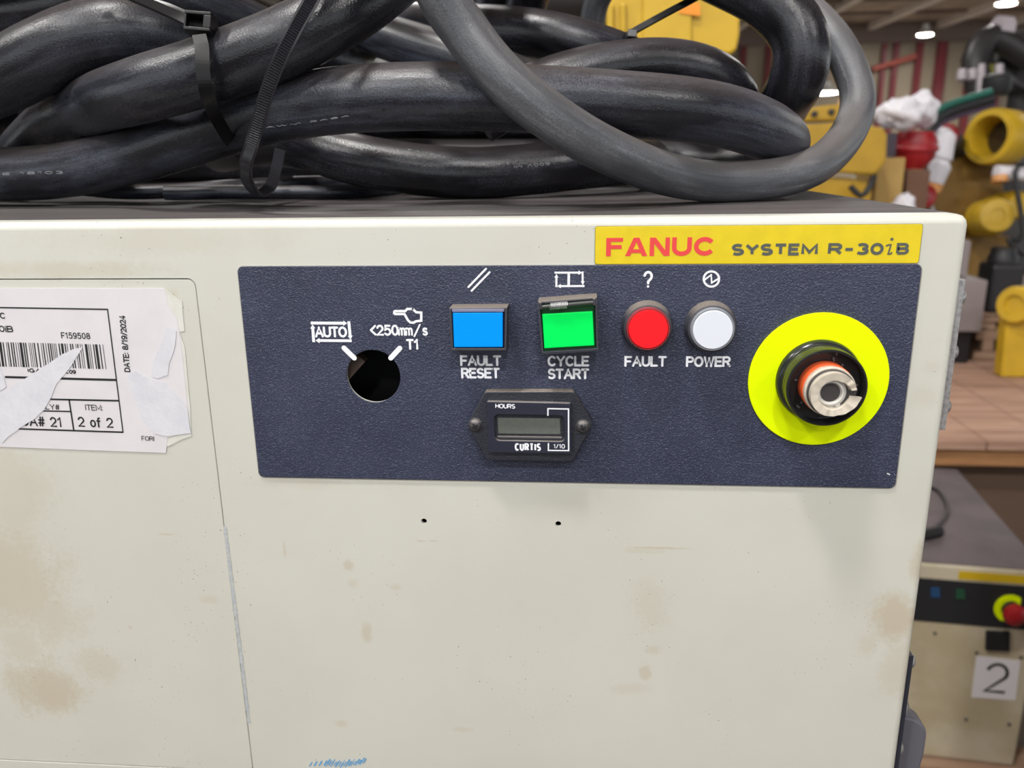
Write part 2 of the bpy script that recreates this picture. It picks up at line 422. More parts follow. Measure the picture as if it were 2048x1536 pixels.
def ptext(ink, s, ax, ay, bx, by, h, w, Y, **kw):
    """text from pixel (ax,ay) to (bx,by) on the plane Y, h and w in pixels"""
    if isinstance(ink, Words):
        w_ = ink; ink = Ink(); ptext(ink, s, ax, ay, bx, by, h, w, Y, **kw); ink.build('lettering', w_.m, w_.p); return
    A = fp(ax, ay, Y); B = fp(bx, by, Y); u = (fp(ax + 10, ay, Y) - A).length / 10
    v = (fp(ax, ay - 10, Y) - A).length / 10
    ink.text(s, A, B, h * (v if abs(bx - ax) > abs(by - ay) else u), w * u, **kw)
def pline(ink, pts, w, Y, rnd=True):
    if isinstance(ink, Words): ink = ink.cur
    P = [fp(x, y, Y) for x, y in pts]; u = (fp(pts[0][0] + 10, pts[0][1], Y) - P[0]).length / 10
    ink.stroke(P, w * u, rnd)
def parrow(ink, a, b, w, hl, hw, Y):
    """arrow with its tip at b"""
    if isinstance(ink, Words): ink = ink.cur
    ax, ay = a; bx, by = b; L = math.hypot(bx - ax, by - ay); dx, dy = (bx - ax) / L, (by - ay) / L
    cx, cy = bx - dx * hl, by - dy * hl
    pline(ink, [a, (cx + dx, cy + dy)], w, Y, False)
    ink.poly([fp(bx, by, Y), fp(cx - dy * hw, cy + dx * hw, Y), fp(cx + dy * hw, cy - dx * hw, Y)])

# ================================================================== the hall
CEIL = 6.0
m_floor = mat('concrete_floor', (128, 122, 116), .45, col2=(104, 99, 94), vscale=.8, bump=.1, bscale=60)
m_deck = mat('ceiling_deck', (176, 158, 140), .8, col2=(148, 130, 113), vscale=1.2)
m_purl = mat('purlin_paint', (226, 214, 200), .6)
m_wallb = mat('wall_cladding', (146, 132, 112), .7, var=.1, vscale=.6)
m_redst = mat('red_steel', (104, 20, 28), .5)
m_brown = mat('brown_steel', (104, 86, 76), .6)
fl = MB().box((-10, 14, -.05), (100, 62, .1)).build('floor', m_floor); tag(fl, 'grey concrete floor of the hall', 'floor', kind='structure')
ce = MB().box((-10, 14, CEIL + .45), (100, 62, .1)).build('ceiling', m_deck); tag(ce, 'brown corrugated deck ceiling of the hall', 'ceiling', kind='structure')
WB = 38.0
wb = MB().box((-10, WB + .1, 3.2), (100, .2, 6.4)).build('wall_back', m_wallb); tag(wb, 'beige clad back wall with red steel columns', 'wall', kind='structure')
for px_, wp in ((1757, 9), (1780, 11), (1826, 13), (1870, 19), (1930, 14), (1985, 14), (2045, 16), (1480, 12), (1530, 12), (1330, 12)):
    x = fp(px_, 200, WB).x; w = (fp(px_ + wp, 200, WB) - fp(px_, 200, WB)).length
    MB().box((x, WB - .1, 2.8), (w, .22, 5.6)).build('column', m_redst, wb)
MB().tube([fp(1745, 138, WB - .4), fp(1832, 112, WB - .4)], .12, 8).build('pipe', mat('pipe_red', (150, 74, 62), .6), wb)
MB().box((-10, WB - .25, 6.0), (100, .3, .8)).build('band', m_brown, wb)
px0 = onz(1718, 0, CEIL + .1).x; px1 = onz(2037, 0, CEIL + .1).x; pd = (px1 - px0) / 2
for k in range(-14, 12):                                              # purlins running away from the camera
    MB().box((px0 + k * pd, 14, CEIL + .25), (.22, 62, .3)).build('purlin', m_purl, ce)
for y in range(-16, 46, 3):
    MB().box((-10, y, CEIL + .38), (100, .3, .12)).build('deck_rib', m_brown, ce)

m_lens = emission('lamp_lens', (1.0, .985, .955), LAMP_POWER); m_shade = mat('lamp_shade', (206, 204, 198), .4)
def lamp(p, label, r=.26):
    e = empty('high_bay_lamp', (p[0], p[1], p[2] - .05)); tag(e, label, 'lamp', 'high bay lamps of the hall')
    MB().lathe([(r + .04, 0), (r * .62, .2), (r * .4, .24), (r * .4, .38), (.02, .38)], (p[0], p[1], p[2]), (0, 0, 1), 28, False, True).build('shade', m_shade, e, 40)
    MB().lathe([(r, -.02), (r * .8, -.05)], (p[0], p[1], p[2] + .03), (0, 0, 1), 28, True, True).build('lens', m_lens, e)
    MB().tube([(p[0], p[1], p[2] + .36), (p[0], p[1], CEIL + .42)], .015, 6).build('hanger', m_brown, e)
for q in ((1850, 70), (2012, 8)):
    p = onz(q[0], q[1], 5.5); lamp(p, 'lit high bay lamp hanging ' + ('over the white bags' if q[0] < 1900 else 'over the hose-wrapped robot'))
for x, y in ((-.9, -1.1), (-4.5, -1.1), (4.8, -4.1), (.8, -4.1), (-3.2, -4.1), (.8, -7.6), (-3.2, -7.6), (-1.6, 5.1), (4.4, 10.1), (10.4, 10.1), (16.4, 16.1)):
    lamp(Vector((x, y, 5.5)), 'high bay lamp overhead, one of the hall grid')
for q, r in (((1650, 186), .45), ((2042, 141), .3)):
    p = at(q[0], q[1], 30); lamp(p, 'lit lamp hanging low ' + ('behind the grey cable loop' if q[0] < 1900 else 'above the open wrist ring'), r)

# ================================================================== the control cabinet
CX0, CX1 = -.320, .2799
ZT = ZP + .01804; ZB = ZT - .470; CD = .50
cab = empty('control_cabinet', ((CX0 + CX1) / 2, CD / 2, ZB))
tag(cab, 'cream robot control cabinet with dark operator panel, yellow name plate and torn shipping label', 'cabinet')
RO = .0032                                                            # bend radius of the front edges
hole = (.052763, ZP - .045181)
h1 = fp(848, 1042.5); h2 = fp(1116.5, 1048)
door_top = fp(200, 557).z; door_r = fp(388, 700).x; door_r = -.018311
door_b = ZP - .244087
front_flat = rrect(CX0 + RO, ZB + RO, CX1 - RO, ZT - RO, .0008, 3)
plate('front_panel', [front_flat, rrect(CX0 + .03, door_b, door_r, door_top, .0035), circ(*hole, .0114), circ(h1.x, h1.z, .00125, 20), circ(h2.x, h2.z, .00125, 20)],
      0, .0016, M_CREAM, cab)
rim = MB(); NS = 7; loops = []
for k in range(NS + 1):
    a = math.radians(90 * k / NS); ins = RO * (1 - math.sin(a)); yy = RO * (1 - math.cos(a))
    loops.append([(x, yy, z) for x, z in rrect(CX0 + ins, ZB + ins, CX1 - ins, ZT - ins, .0008 + RO - ins, 3)])
loops.append([(x, .012, z) for x, _, z in loops[-1]])
n = len(loops[0]); vs = [p for l in loops for p in l]
rim.add(vs, [(k * n + i, (k + 1) * n + i, (k + 1) * n + (i + 1) % n, k * n + (i + 1) % n) for k in range(len(loops) - 1) for i in range(n)])
rim.build('front_flange', M_CREAM, cab, 60)
body = MB(); t = .002
body.box((CX1 - t / 2 - .0002, (CD + .0125) / 2, (ZT + ZB) / 2), (t, CD - .0125, .468)).box((CX0 + t / 2, (CD + .0125) / 2, (ZT + ZB) / 2), (t, CD - .0125, .468))
body.box(((CX0 + CX1) / 2, CD - t / 2, (ZT + ZB) / 2), (.594, t, .466)).box(((CX0 + CX1) / 2, CD / 2 + .006, ZB + t / 2), (.594, CD - .014, t))
body.build('body', M_CREAM, cab)
MB().box(((CX0 + CX1) / 2, CD / 2 + .0028, ZT - .0011), (.5965, CD - .0062, .002)).build('top_panel', M_TOP, cab, bevel=.0006)
dr = plate('door', [rrect(CX0 + .03 + .0006, door_b + .0004, door_r - .00045, door_top - .00045, .0031)], .0002, .0018, M_CREAM, cab, bevel=.0003)
# liner behind the seam and the holes
MB().box(((CX0 + CX1) / 2, .040, (ZT + ZB) / 2), (.588, .002, .455)).build('inner_plate', M_INSIDE, cab)
MB().box((hole[0] - .0105, .0075, hole[1] + .0022), (.0050, .006, .012), Matrix.Rotation(.75, 3, 'Y')).build('switch_bracket', mat('bracket_brown', (72, 58, 50), .5), cab)
# seam paint scuff and marker scribble
sc = Ink()
random.seed(3)
for k in range(46):
    tt = k / 45; y = 1052 + tt * 385; x = 448.5 + (y - 1052) * .1235 + 1.0
    pline(sc, [(x, y), (x + 1.15, y + 9.5)], 5.5 + 1.6 * math.sin(k * 1.7) + 1.2 * random.random(), -.00012, False)
sc.build('paint_scuff', mat('scuff_grey', (168, 174, 180), .6, col2=(192, 194, 192), vscale=700), cab)
sb = Ink()
for k in range(34):
    tt = k / 33; x = 622 + 108 * tt; y = 1528 - 2 * math.sin(tt * 5) - (9 * max(0, tt - .6) / .4) + 3 * math.sin(k * 2.1)
    if k < 10 and k % 3: continue
    pline(sb, [(x - 3, y + 4), (x + 2, y - 2 - random.random() * 3)], 1.4 + random.random() * 1.6, -.00012)
sb.build('marker_scribble', mat('marker_blue', (92, 158, 208), .7), cab)

# ---- operator panel
YP = -.0008
pan = plate('operator_panel', [rrect(0, ZP - .090326, .264291, ZP, .0024), circ(*hole, .0111)], YP, -.00005, M_FILM, cab, bevel=.00025)
plate('panel_edge', [rrect(-.00035, ZP - .0907, .26475, ZP + .0001, .0026), circ(*hole, .01125)], -.00035, -.00002, mat('panel_edge_grey', (150, 146, 138), .7), cab)
TY = YP - .00012
leg = Words(pan, M_INK_W)
ptext(leg, 'AUTO', 630.5, 675, 695, 675, 22, 4.5, TY, gap=.22)
parrow(leg, (621.5, 646), (694.5, 646.5), 5.8, 8, 5.4, TY); parrow(leg, (697.5, 642.6), (701, 679.5), 5.8, 8, 5.0, TY)
parrow(leg, (703.5, 681.5), (631, 681), 5.4, 8, 5.4, TY); parrow(leg, (627.5, 684.2), (625, 649), 5.8, 8, 5.2, TY); leg.flush()
hand = [(1475, 270), (1345, 270), (1334, 280), (1334, 298), (1345, 308), (1465, 308), (1508, 385), (1540, 415), (1580, 420), (1613, 400), (1680, 394), (1680, 290), (1615, 285), (1572, 243), (1500, 243), (1475, 270)]
pline(leg, [(580 + x / 6.4, 580 + y / 6.4) for x, y in hand], 4.8, TY); leg.flush()
ptext(leg, '<250', 740.5, 671.5, 798, 671.5, 22, 4.2, TY, gap=.24)
ptext(leg, 'mm', 796.5, 671.5, 826, 671.5, 22, 3.7, TY, gap=.2)
ptext(leg, '/', 827, 673, 842.5, 673, 24, 3.5, TY); ptext(leg, 's', 845, 671.5, 856, 671.5, 22, 4.0, TY)
ptext(leg, 'T1', 813, 699.5, 838.5, 699.5, 21.5, 4.4, TY, gap=.3)
pline(leg, [(688, 696), (708.5, 716)], 10.2, TY); leg.flush(); pline(leg, [(799.5, 696.5), (781.5, 716)], 10.2, TY); leg.flush()
pline(leg, [(972, 537.5), (936.8, 574)], 4.0, TY); pline(leg, [(979, 544.5), (943.2, 581.5)], 4.0, TY); leg.flush()
parrow(leg, (1109, 545.3), (1164, 545.3), 3.9, 7, 4.6, TY); parrow(leg, (1165, 543), (1165.5, 570), 3.9, 7, 3.8, TY)
parrow(leg, (1169, 572), (1114.5, 572.2), 3.9, 7, 4.4, TY); parrow(leg, (1112.8, 574), (1112.8, 548), 3.9, 7, 4.0, TY)
pline(leg, [(1137.5, 549), (1137.3, 568.5)], 5, TY); leg.flush()
for s_, a_, b_, y_ in (('FAULT', 920.5, 1003, 732), ('RESET', 922.5, 1000, 757), ('CYCLE', 1095, 1178.5, 733), ('START', 1095.5, 1178.5, 758.5), ('FAULT', 1248.5, 1333, 733.5), ('POWER', 1371.5, 1461, 734)):
    ptext(leg, s_, a_, y_, b_, y_, 21.5, 4.6, TY, gap=.26)
ptext(leg, '?', 1286, 575.5, 1305, 575.5, 33.5, 5.0, TY)
pline(leg, [(1422.8 + 15.4 * math.cos(i * math.pi / 20), 558 + 15.2 * math.sin(i * math.pi / 20)) for i in range(41)], 4.2, TY)
pline(leg, [(1408.5, 560), (1422.2, 550), (1423.4, 565.5), (1437.5, 557)], 4.0, TY); leg.flush()

chp = Words(pan, mat('chip_white', (200, 200, 205), .6)); pline(chp, [(1775, 947), (1779, 949)], 3.2, TY); chp.flush('paint_chip')

# ---- name plate
YN = -.0005
npl = plate('name_plate', [rrect(.14246, ZP + .00030, .262944, ZP + .014653, .0009)], YN, -.00002, M_YEL, cab, bevel=.0001)
plate('plate_border', [rrect(.14246 - .00018, ZP + .0002, .262944 + .00018, ZP + .01483, .001)], -.0003, -.00001, mat('border_dark', (112, 104, 60), .6), npl)
HEAVY = {'F': (.95, [[(0, 0), (0, 1), (.27, 1), (.27, 0)], [(.2, 1), (.95, 1), (.95, .79), (.2, .79)], [(.2, .61), (.88, .61), (.88, .40), (.2, .40)]], []),
 'A': (1.26, [[(0, 0), (.47, 1), (.63, 1), (.63, .76), (.29, 0)], [(.63, 1), (.79, 1), (1.26, 0), (.97, 0), (.63, .76)], [(.36, .17), (.90, .17), (.82, .37), (.44, .37)]], []),
 'N': (1.12, [[(0, 0), (0, 1), (.25, 1), (.25, 0)], [(.87, 0), (.87, 1), (1.12, 1), (1.12, 0)], [(0, 1), (.32, 1), (1.12, 0), (.80, 0)]], []),
 'U': (1.10, [], [[(.125, 1), (.125, .42)] + arc(.55, .42, .425, .31, 180, 360, 16) + [(.975, 1)]]),
 'C': (1.14, [], [arc(.60, .5, .475, .385, 36, 324, 26)])}
hx0 = fp(1212, 512.6, YN - .0001); hx1 = fp(1428, 511, YN - .0001); hex_ = (hx1 - hx0); hH = (fp(1212, 476, YN) - fp(1212, 512.6, YN)).length; hW = sum(v[0] for v in HEAVY.values()) + 4 * .13; hu = 0.0
for ch in 'FANUC':
    hi = Ink(); HP = lambda p: hx0 + hex_ * ((hu + p[0]) / hW) + Vector((0, -.00001 * hi.k, 0)) + Vector((0, 0, hH * p[1]))
    for pl in HEAVY[ch][1]: hi.k += 1; hi.poly([HP(p) for p in pl])
    for st_ in HEAVY[ch][2]: hi.stroke([HP(p) for p in st_], hH * .245, False)
    hi.build('lettering', M_RED, npl); hu += HEAVY[ch][0] + .13
i2 = Words(npl, M_GREYINK)
ptext(i2, 'SYSTEM', 1462, 511.6, 1635, 510.8, 24, 6.2, YN - .0001, rnd=False, gap=.26)
ptext(i2, 'R-30', 1655, 510.3, 1766, 509.9, 24, 6.2, YN - .0001, rnd=False, gap=.28)
pline(i2, [(1773, 491.5), (1777, 490), (1782, 489.5), (1779, 500), (1776, 508), (1781, 508), (1783.5, 505.5)], 3.4, YN - .0001)
pline(i2, [(1783.4, 478.2), (1784, 478.3)], 6.0, YN - .0001); i2.flush('lettering')
ptext(i2, 'B', 1791.5, 509.5, 1817, 509.3, 23.5, 6.0, YN - .0001, rnd=False)

# ---- shipping label on the door
YL = -.00012
def rough_edge(q, amp=1.3):
    out = []
    for i in range(len(q)):
        a_, b_ = Vector(q[i]), Vector(q[(i + 1) % len(q)]); n_ = max(1, int((b_ - a_).length / 5))
        for j in range(n_):
            p_ = a_.lerp(b_, j / n_); h_ = Vector((p_.x * .13, p_.y * .13, 3)); out.append((p_.x + amp * noise.noise(h_), p_.y + amp * noise.noise(h_ + Vector((7, 3, 1)))))
    return out
def lc(p): return [(x * .27337, 520 + y * .27337) for x, y in p]         # label crop coordinates to frame pixels
lab = plate('shipping_label', [xz([(-420, 578)] + lc([(0, 205), (700, 207), (1195, 207), (1212, 245), (1222, 330), (1295, 430), (1310, 520), (1335, 700), (1352, 880), (1374, 1090), (1392, 1262), (1225, 1290), (1214, 1412), (800, 1398), (15, 1368)]) + [(-420, 880)], YL)], YL, .0001, M_PAPER, cab)
residue = [[(1195, 207), (1330, 300), (1350, 520), (1310, 530), (1295, 430), (1222, 330)], [(1310, 520), (1352, 640), (1375, 900), (1392, 1090), (1400, 1290), (1340, 1310), (1214, 1370), (1200, 1240), (1330, 900)]]
for q in residue: plate('residue', [xz(rough_edge(lc(q)), -.00004)], -.00003, .0001, M_RESID, lab)
k1 = Words(lab, M_INK_K); Y1 = YL - .00008
for a, b, w in (((-420, 608), (216, 618.8), 2.6), ((215, 618), (246, 865), 2.4), ((-420, 741), (-40, 752), 4), ((10, 754), (232.5, 760), 4.2), ((-200, 792), (237, 801.5), 3.2), ((-200, 850), (246.5, 864.5), 3.0), ((138, 799), (147.5, 860), 3.0), ((-100, 818), (141, 823), 2.6)):
    pline(k1, [a, b], w, Y1, False); k1.flush('ruled_line')
ptext(k1, 'FANUC', -44, 636, 11.5, 637.5, 12, 2.1, Y1); ptext(k1, 'R-30iB', -36, 663, 27, 664.5, 12.5, 2.1, Y1)
ptext(k1, 'F159508', 123, 677, 181, 678.5, 12.5, 1.8, Y1, gap=.3)
random.seed(11); x = -90.0
while x < 211:
    w = random.choice((1.1, 1.1, 2.0, 2.2, 4.6)); g = random.choice((2.2, 2.6, 3.6, 4.8)); xx = x + w / 2
    if xx + w < 212:
        yt = 684 + (xx) * .024; pline(k1, [(xx - 3.2, yt), (xx + 3.4, yt + 49)], w, Y1, False)
    x += w + g
k1.cur.build('barcode', M_INK_K, lab)['kind'] = 'stuff'; k1.cur = Ink()
ptext(k1, 'IGA1', 55.5, 745, 90, 746.5, 8.5, 2, Y1, rnd=False); ptext(k1, 'C09', 131, 747.5, 152.5, 748, 8, 1.9, Y1, rnd=False)
ptext(k1, 'ASSEMBLY#', 30, 817, 120, 820, 11, 1.6, Y1); ptext(k1, 'ITEM:', 171, 820.5, 206, 821.5, 11.5, 1.6, Y1)
ptext(k1, 'IGA# 21', 38, 851, 125, 854.5, 19.5, 2.9, Y1, gap=.26); ptext(k1, '2 of 2', 157, 853.5, 227.5, 856, 20, 3.0, Y1, gap=.26)
ptext(k1, 'DATE: 8/19/2024', 261, 744.5, 250.5, 631, 12, 2.2, Y1, gap=.24)
ptext(k1, 'FORI', 283.5, 881, 309, 882, 9, 1.3, Y1)
Y2 = Y1 - .00013
for q in ([(602, 640), (540, 652), (450, 692), (380, 740), (300, 792), (215, 850), (130, 895), (60, 945), (0, 985), (-200, 1100), (-200, 1300), (0, 1330), (20, 1338), (60, 1290), (120, 1255), (165, 1215), (250, 1165), (320, 1100), (370, 1010), (412, 905), (470, 842), (525, 770), (560, 712)],
          [(935, 838), (1000, 808), (1050, 840), (1110, 872), (1215, 898), (1235, 940), (1310, 1000), (1345, 1050), (1372, 1095), (1394, 1265), (1225, 1292), (1130, 1270), (1075, 1222), (1030, 1160), (1005, 1080), (985, 1020), (950, 950)],
          [(1215, 480), (1290, 520), (1280, 640), (1235, 760), (1228, 842), (1150, 868), (1105, 852), (1120, 740), (1180, 610)],
          [(0, 790), (30, 860), (45, 930), (0, 960), (-60, 920)]):
    plate('torn_patch', [xz(rough_edge(lc(q)), Y2)], Y2, Y1 - .00002, M_TORN, lab)

# ---- push buttons
def quad(pts, Y): return [fp(x, y, Y) for x, y in pts]
def shrink(q, a):
    c = (sum(p[0] for p in q) / 4, sum(p[1] for p in q) / 4)
    return [(x + math.copysign(a, c[0] - x), y + math.copysign(a, c[1] - y)) for x, y in q]
def frame_prism(name, outer, inner, Y, y1, m, parent, bevel=.0003):
    return plate(name, [xz(outer, Y), xz(inner, Y)], Y, y1, m, parent, bevel=bevel)
HB = -.0102
q = [(898.5, 616.5), (1014, 615.5), (1013.5, 702), (901, 702)]
pb = frame_prism('push_button', q, shrink(q, 5), HB, YP, M_DUSTY, cab)
pb['label'] = 'blue square push button'
q2 = shrink(q, 5.6); MB().prism(quad(q2, HB + .0006), (0, .008, 0)).build('button_body', mat('button_navy', (22, 26, 66), .2), pb, bevel=.0004)
qs = [(904, 618.5), (1008.5, 618), (1008, 624), (904.5, 624.5)]
MB().prism(quad(qs, HB - .0004), (0, .0022, 0)).build('clear_lip', mat('lip_lilac', (128, 130, 158), .25), pb, bevel=.0002)
MB().prism(quad([(905.5, 625.8), (1005.5, 625.2), (1005.5, 694.5), (908, 694.8)], HB - .0003), (0, .003, 0)).build('button_cap', mat('cap_blue', (0, 150, 255), .35, spec=.15), pb, bevel=.0003)

HG = -.0115
q = [(1075.5, 604), (1194, 595), (1197.5, 702), (1082.5, 709.5)]
pg = frame_prism('push_button', q, shrink(q, 4.5), HG, YP, M_DUSTY, cab)
pg['label'] = 'green square push button under a spring hinge rod'
MB().prism(quad(shrink(q, 5), HG + .0006), (0, .009, 0)).build('button_body', mat('button_darkgreen', (6, 62, 30), .18), pg, bevel=.0004)
MB().prism(quad([(1084.5, 628.5), (1185.3, 622.8), (1188.8, 691.2), (1088.8, 697.2)], HG - .0003), (0, .003, 0)).build('button_cap', mat('cap_green', (0, 240, 96), .35, spec=.15), pg, bevel=.0003)
a = fp(1082, 614.5, HG - .001); b = fp(1186, 605, HG - .001)
MB().tube([a, b], .00085, 14).build('hinge_rod', mat('rod_dark', (58, 60, 58), .25), pg, 40)
sp = []; s0 = a.lerp(b, .175); s1 = a.lerp(b, .51); ax = (s1 - s0).normalized(); e1 = Vector((0, -1, 0)); e2 = ax.cross(e1)
for i in range(201):
    tt = i / 200; an = tt * 2 * math.pi * 11; sp.append(s0.lerp(s1, tt) + (e1 * math.cos(an) + e2 * math.sin(an)) * .00125)
MB().tube(sp, .0002, 6).build('spring', M_STEEL, pg, 60)
MB().prism(quad([(1078.5, 606), (1083, 605.5), (1084, 619), (1079.5, 619.5)], HG - .002), (0, .002, 0)).prism(quad([(1185.5, 598), (1191, 597.5), (1192, 611), (1186.5, 611.5)], HG - .002), (0, .002, 0)).build('hinge_lug', M_DUSTY, pg, bevel=.0002)
MB().prism(quad([(1083, 704), (1197.3, 696.5), (1197.5, 703), (1083.5, 710.5)], HG - .0004), (0, .003, 0)).build('lower_lip', M_BLK, pg, bevel=.0002)

# ---- pilot lamps
def pilot(px, py, lens, rimc, label):
    c = fp(px, py, -.0085); c.y = 0
    o = MB().lathe([(.0100, .0008), (.0099, .0030), (.0092, .0048), (.0091, .0064), (.0085, .0066), (.0085, .004)], c, n=56, cap1=True).build('pilot_lamp', M_DUSTY, cab, 40)
    o['label'] = label
    MB().lathe([(.00845, .0050), (.00845, .0074), (.0081, .0082), (.00775, .0082), (.00765, .0076)], c, n=56, cap0=False, cap1=True).build('clear_rim', rimc, o, 50)
    MB().lathe([(.00755, .0070), (.00755, .0083), (.0073, .0086)], c, n=56).build('lamp_lens_disc', lens, o, 40)
pilot(1296.8, 659, mat('lens_red', (255, 36, 44), .3, spec=.15), mat('rim_red', (150, 62, 66), .15, coat=.5), 'red round pilot lamp')
pilot(1426, 660, mat('lens_white', (222, 226, 236), .35), mat('rim_clear', (140, 144, 152), .12, coat=.5), 'white round pilot lamp')

# ---- hour meter
HF = -.0055
hexp = [(970, 783.5), (1146.5, 783), (1186, 849), (1145, 923.5), (973.5, 920.5), (934, 851)]
def rounded(poly, r, n=4):
    out = []; m = len(poly)
    for i in range(m):
        p = Vector(poly[i]); a = (Vector(poly[i - 1]) - p).normalized(); b = (Vector(poly[(i + 1) % m]) - p).normalized()
        for k in range(n + 1):
            tt = k / n; u = p + a * r * (1 - tt); v = p + b * r * tt
            out.append(tuple(u.lerp(v, tt)))
    return out
hm = plate('hour_meter', [rounded(xz(hexp, HF), .0012)], HF, YP, settled('meter_flange', (42, 44, 54), (136, 126, 117), .36, .9), cab, bevel=.0004)
HM = -.0075
face = [(973.5, 803), (1141.5, 806.5), (1143.5, 908), (976, 905.5)]
disp = [(988, 829), (1128, 831.5), (1130, 883.5), (990, 881)]
mf = plate('meter_face', [rounded(xz(face, HM), .0006), rounded(xz(disp, HM), .0022)], HM, HF + .0002, settled('meter_face_black', (44, 46, 60), (122, 116, 112), .3, .08), hm, bevel=.0003)
MB().prism(quad([(985, 826), (1132, 828), (1134, 886), (987, 884)], HF + .0001), (0, .001, 0)).build('window_floor', mat('meter_recess', (34, 35, 44), .25), hm)
MB().prism(quad([(995, 835.5), (1119.5, 837), (1121, 868.5), (996.5, 867)], HF - .0004), (0, .0005, 0)).build('display', mat('lcd_grey', (98, 103, 98), .18, var=.1, vscale=900), hm)
MB().prism(quad([(993.5, 872.5), (1124.5, 874.5), (1126, 880.5), (994.5, 878.5)], HF - .0010), (0, .0012, 0)).build('window_sill', M_DUSTY, hm, bevel=.0004)
mi = Words(hm, M_INK_W); HY = HM - .00012
ptext(mi, 'HOURS', 990.5, 816.5, 1030.5, 817.5, 9.4, 1.9, HY, rnd=False, gap=.2)
pline(mi, [(1095.8, 831.5), (1095.8, 817.3), (1137, 818), (1137.3, 901.2), (1096.8, 900.8), (1096.8, 886.2)], 2.8, HY, False); mi.flush('bracket_line')
ptext(mi, '1/10', 1106.5, 897, 1130, 897.3, 9.2, 1.7, HY, rnd=False, gap=.22)
ptext(mi, 'CURTIS', 1029.5, 901.6, 1082, 902.1, 15.5, 3.7, HY, rnd=False, gap=.56)
def screw(c, axis, r, m, parent, ph=True, name='screw'):
    o = MB().lathe([(r * 1.15, 0), (r * 1.15, r * .15), (r, r * .2), (r * .94, r * .5), (r * .7, r * .75), (r * .3, r * .88), (.00001, r * .9)], c, axis, 24, True, False).build(name, m, parent, 50)
    if ph:
        ax = Vector(axis).normalized(); e = Vector((1, 0, 0)) if abs(ax.x) < .5 else Vector((0, 1, 0)); f = ax.cross(e)
        g = MB()
        for th in (.5, .5 + math.pi / 2):
            d = e * math.cos(th) + f * math.sin(th); g.tube([Vector(c) + ax * r * .8 - d * r * .5, Vector(c) + ax * r * .86, Vector(c) + ax * r * .8 + d * r * .5], r * .17, 6)
        g.build('cross_slot', M_INSIDE, parent if o.parent != cab else o)
    return o
for x, y in ((950.5, 851), (1165.5, 854)):
    screw(fp(x, y, HF - .0008) * Vector((1, 0, 1)) if False else Vector((fp(x, y, HF - .001).x, HF - .0001, fp(x, y, HF - .001).z)), (0, -1, 0), .0025, M_DARKSTEEL, hm)

# ---- emergency stop remains
ec = Vector((.229961, 0, ZP - .045118))
es = plate('emergency_stop', [circ(ec.x, ec.z, .02685, 96), circ(ec.x, ec.z, .0150, 64)], -.0018, YP, mat('ring_fluorescent', (232, 255, 0), .6, spec=.1), cab, bevel=.0003)
es['label'] = 'broken emergency stop on a fluorescent yellow ring'
MB().lathe([(.0164, .0018), (.0163, .0030), (.0156, .0042), (.0150, .0046), (.0150, .0066), (.0146, .0068), (.0146, .0072), (.0150, .0074), (.0150, .0092), (.0146, .0094), (.0146, .0098), (.0150, .0100), (.0150, .0130),
            (.0148, .0134), (.0141, .0134), (.0139, .0128), (.0136, .0085), (.0080, .0080)], ec, n=80, cap0=False, cap1=True).build('collar', mat('collar_black', (34, 36, 38), .22), es, 40)
m_beige = mat('shaft_beige', (206, 196, 180), .5, var=.12, vscale=400); m_chip = mat('shaft_white', (212, 208, 202), .5, var=.08, vscale=500)
MB().lathe([(.0096, .0085), (.0096, .0150), (.0092, .0154), (.0086, .0154)], ec, n=64).build('orange_ring', mat('orange_plastic', (232, 96, 48), .4), es, 40)
MB().lathe([(.0090, .0150), (.0094, .0156), (.0094, .0176), (.0091, .0180), (.0086, .0180)], ec, n=64).build('shaft_flange', m_beige, es, 40)
MB().lathe([(.0086, .0178), (.0088, .0181), (.0088, .0192), (.0085, .0194), (.0080, .0194)], ec, n=64).build('seal_ring', mat('seal_dark', (62, 58, 58), .5), es, 40)
# broken end: an open, spiral-edged cup
ci = MB(); NA = 72; prof = []
for i in range(NA + 1):
    a = math.radians(14 + (352 - 14) * i / NA); tt = i / NA
    ro = .0083 + (.0026 * max(0, (tt - .80) / .20) ** 1.0) ; top = .0222 - .0022 * max(0, (tt - .72) / .28) - .00022 * math.sin(i * 1.1) * (1 if tt > .7 or tt < .1 else .2)
    ri = .0054 + .0014 * max(0, (tt - .6) / .4) + (.0012 * max(0, (.15 - tt) / .15))
    d = Vector((math.cos(a), 0, math.sin(a)))
    prof += [ec + d * ro + Vector((0, -.0190, 0)), ec + d * ro + Vector((0, -top, 0)), ec + d * ri + Vector((0, -top + .0003, 0)), ec + d * (ri - .0006) + Vector((0, -.0190, 0))]
ci.add(prof, [(4 * i + j, 4 * i + 4 + j, 4 * i + 4 + (j + 1) % 4, 4 * i + (j + 1) % 4) for i in range(NA) for j in range(4)] + [(0, 1, 2, 3), (4 * NA + 3, 4 * NA + 2, 4 * NA + 1, 4 * NA)])
ci.build('broken_shaft', m_beige, es, 40)
hc = ec + Vector((-.0006, 0, .0002))
MB().lathe([(.0064, .0192), (.0052, .0196), (.0046, .0206), (.0041, .0206), (.0036, .0196), (.0035, .0150)], hc, n=40, cap0=False).build('inner_sleeve', m_chip, es, 40)
MB().lathe([(.0034, .0152), (.0034, .0158)], hc, n=32).build('bore_shadow', mat('bore_grey', (120, 116, 112), .6), es)
MB().box(hc + Vector((-.0012, -.0198, .0046)), (.0022, .0020, .0014)).box(hc + Vector((.0026, -.0192, -.0046)), (.0026, .0012, .0016), Matrix.Rotation(.5, 3, 'Y')).build('key_lug', m_chip, es, bevel=.0003)
deb = MB(); random.seed(5)
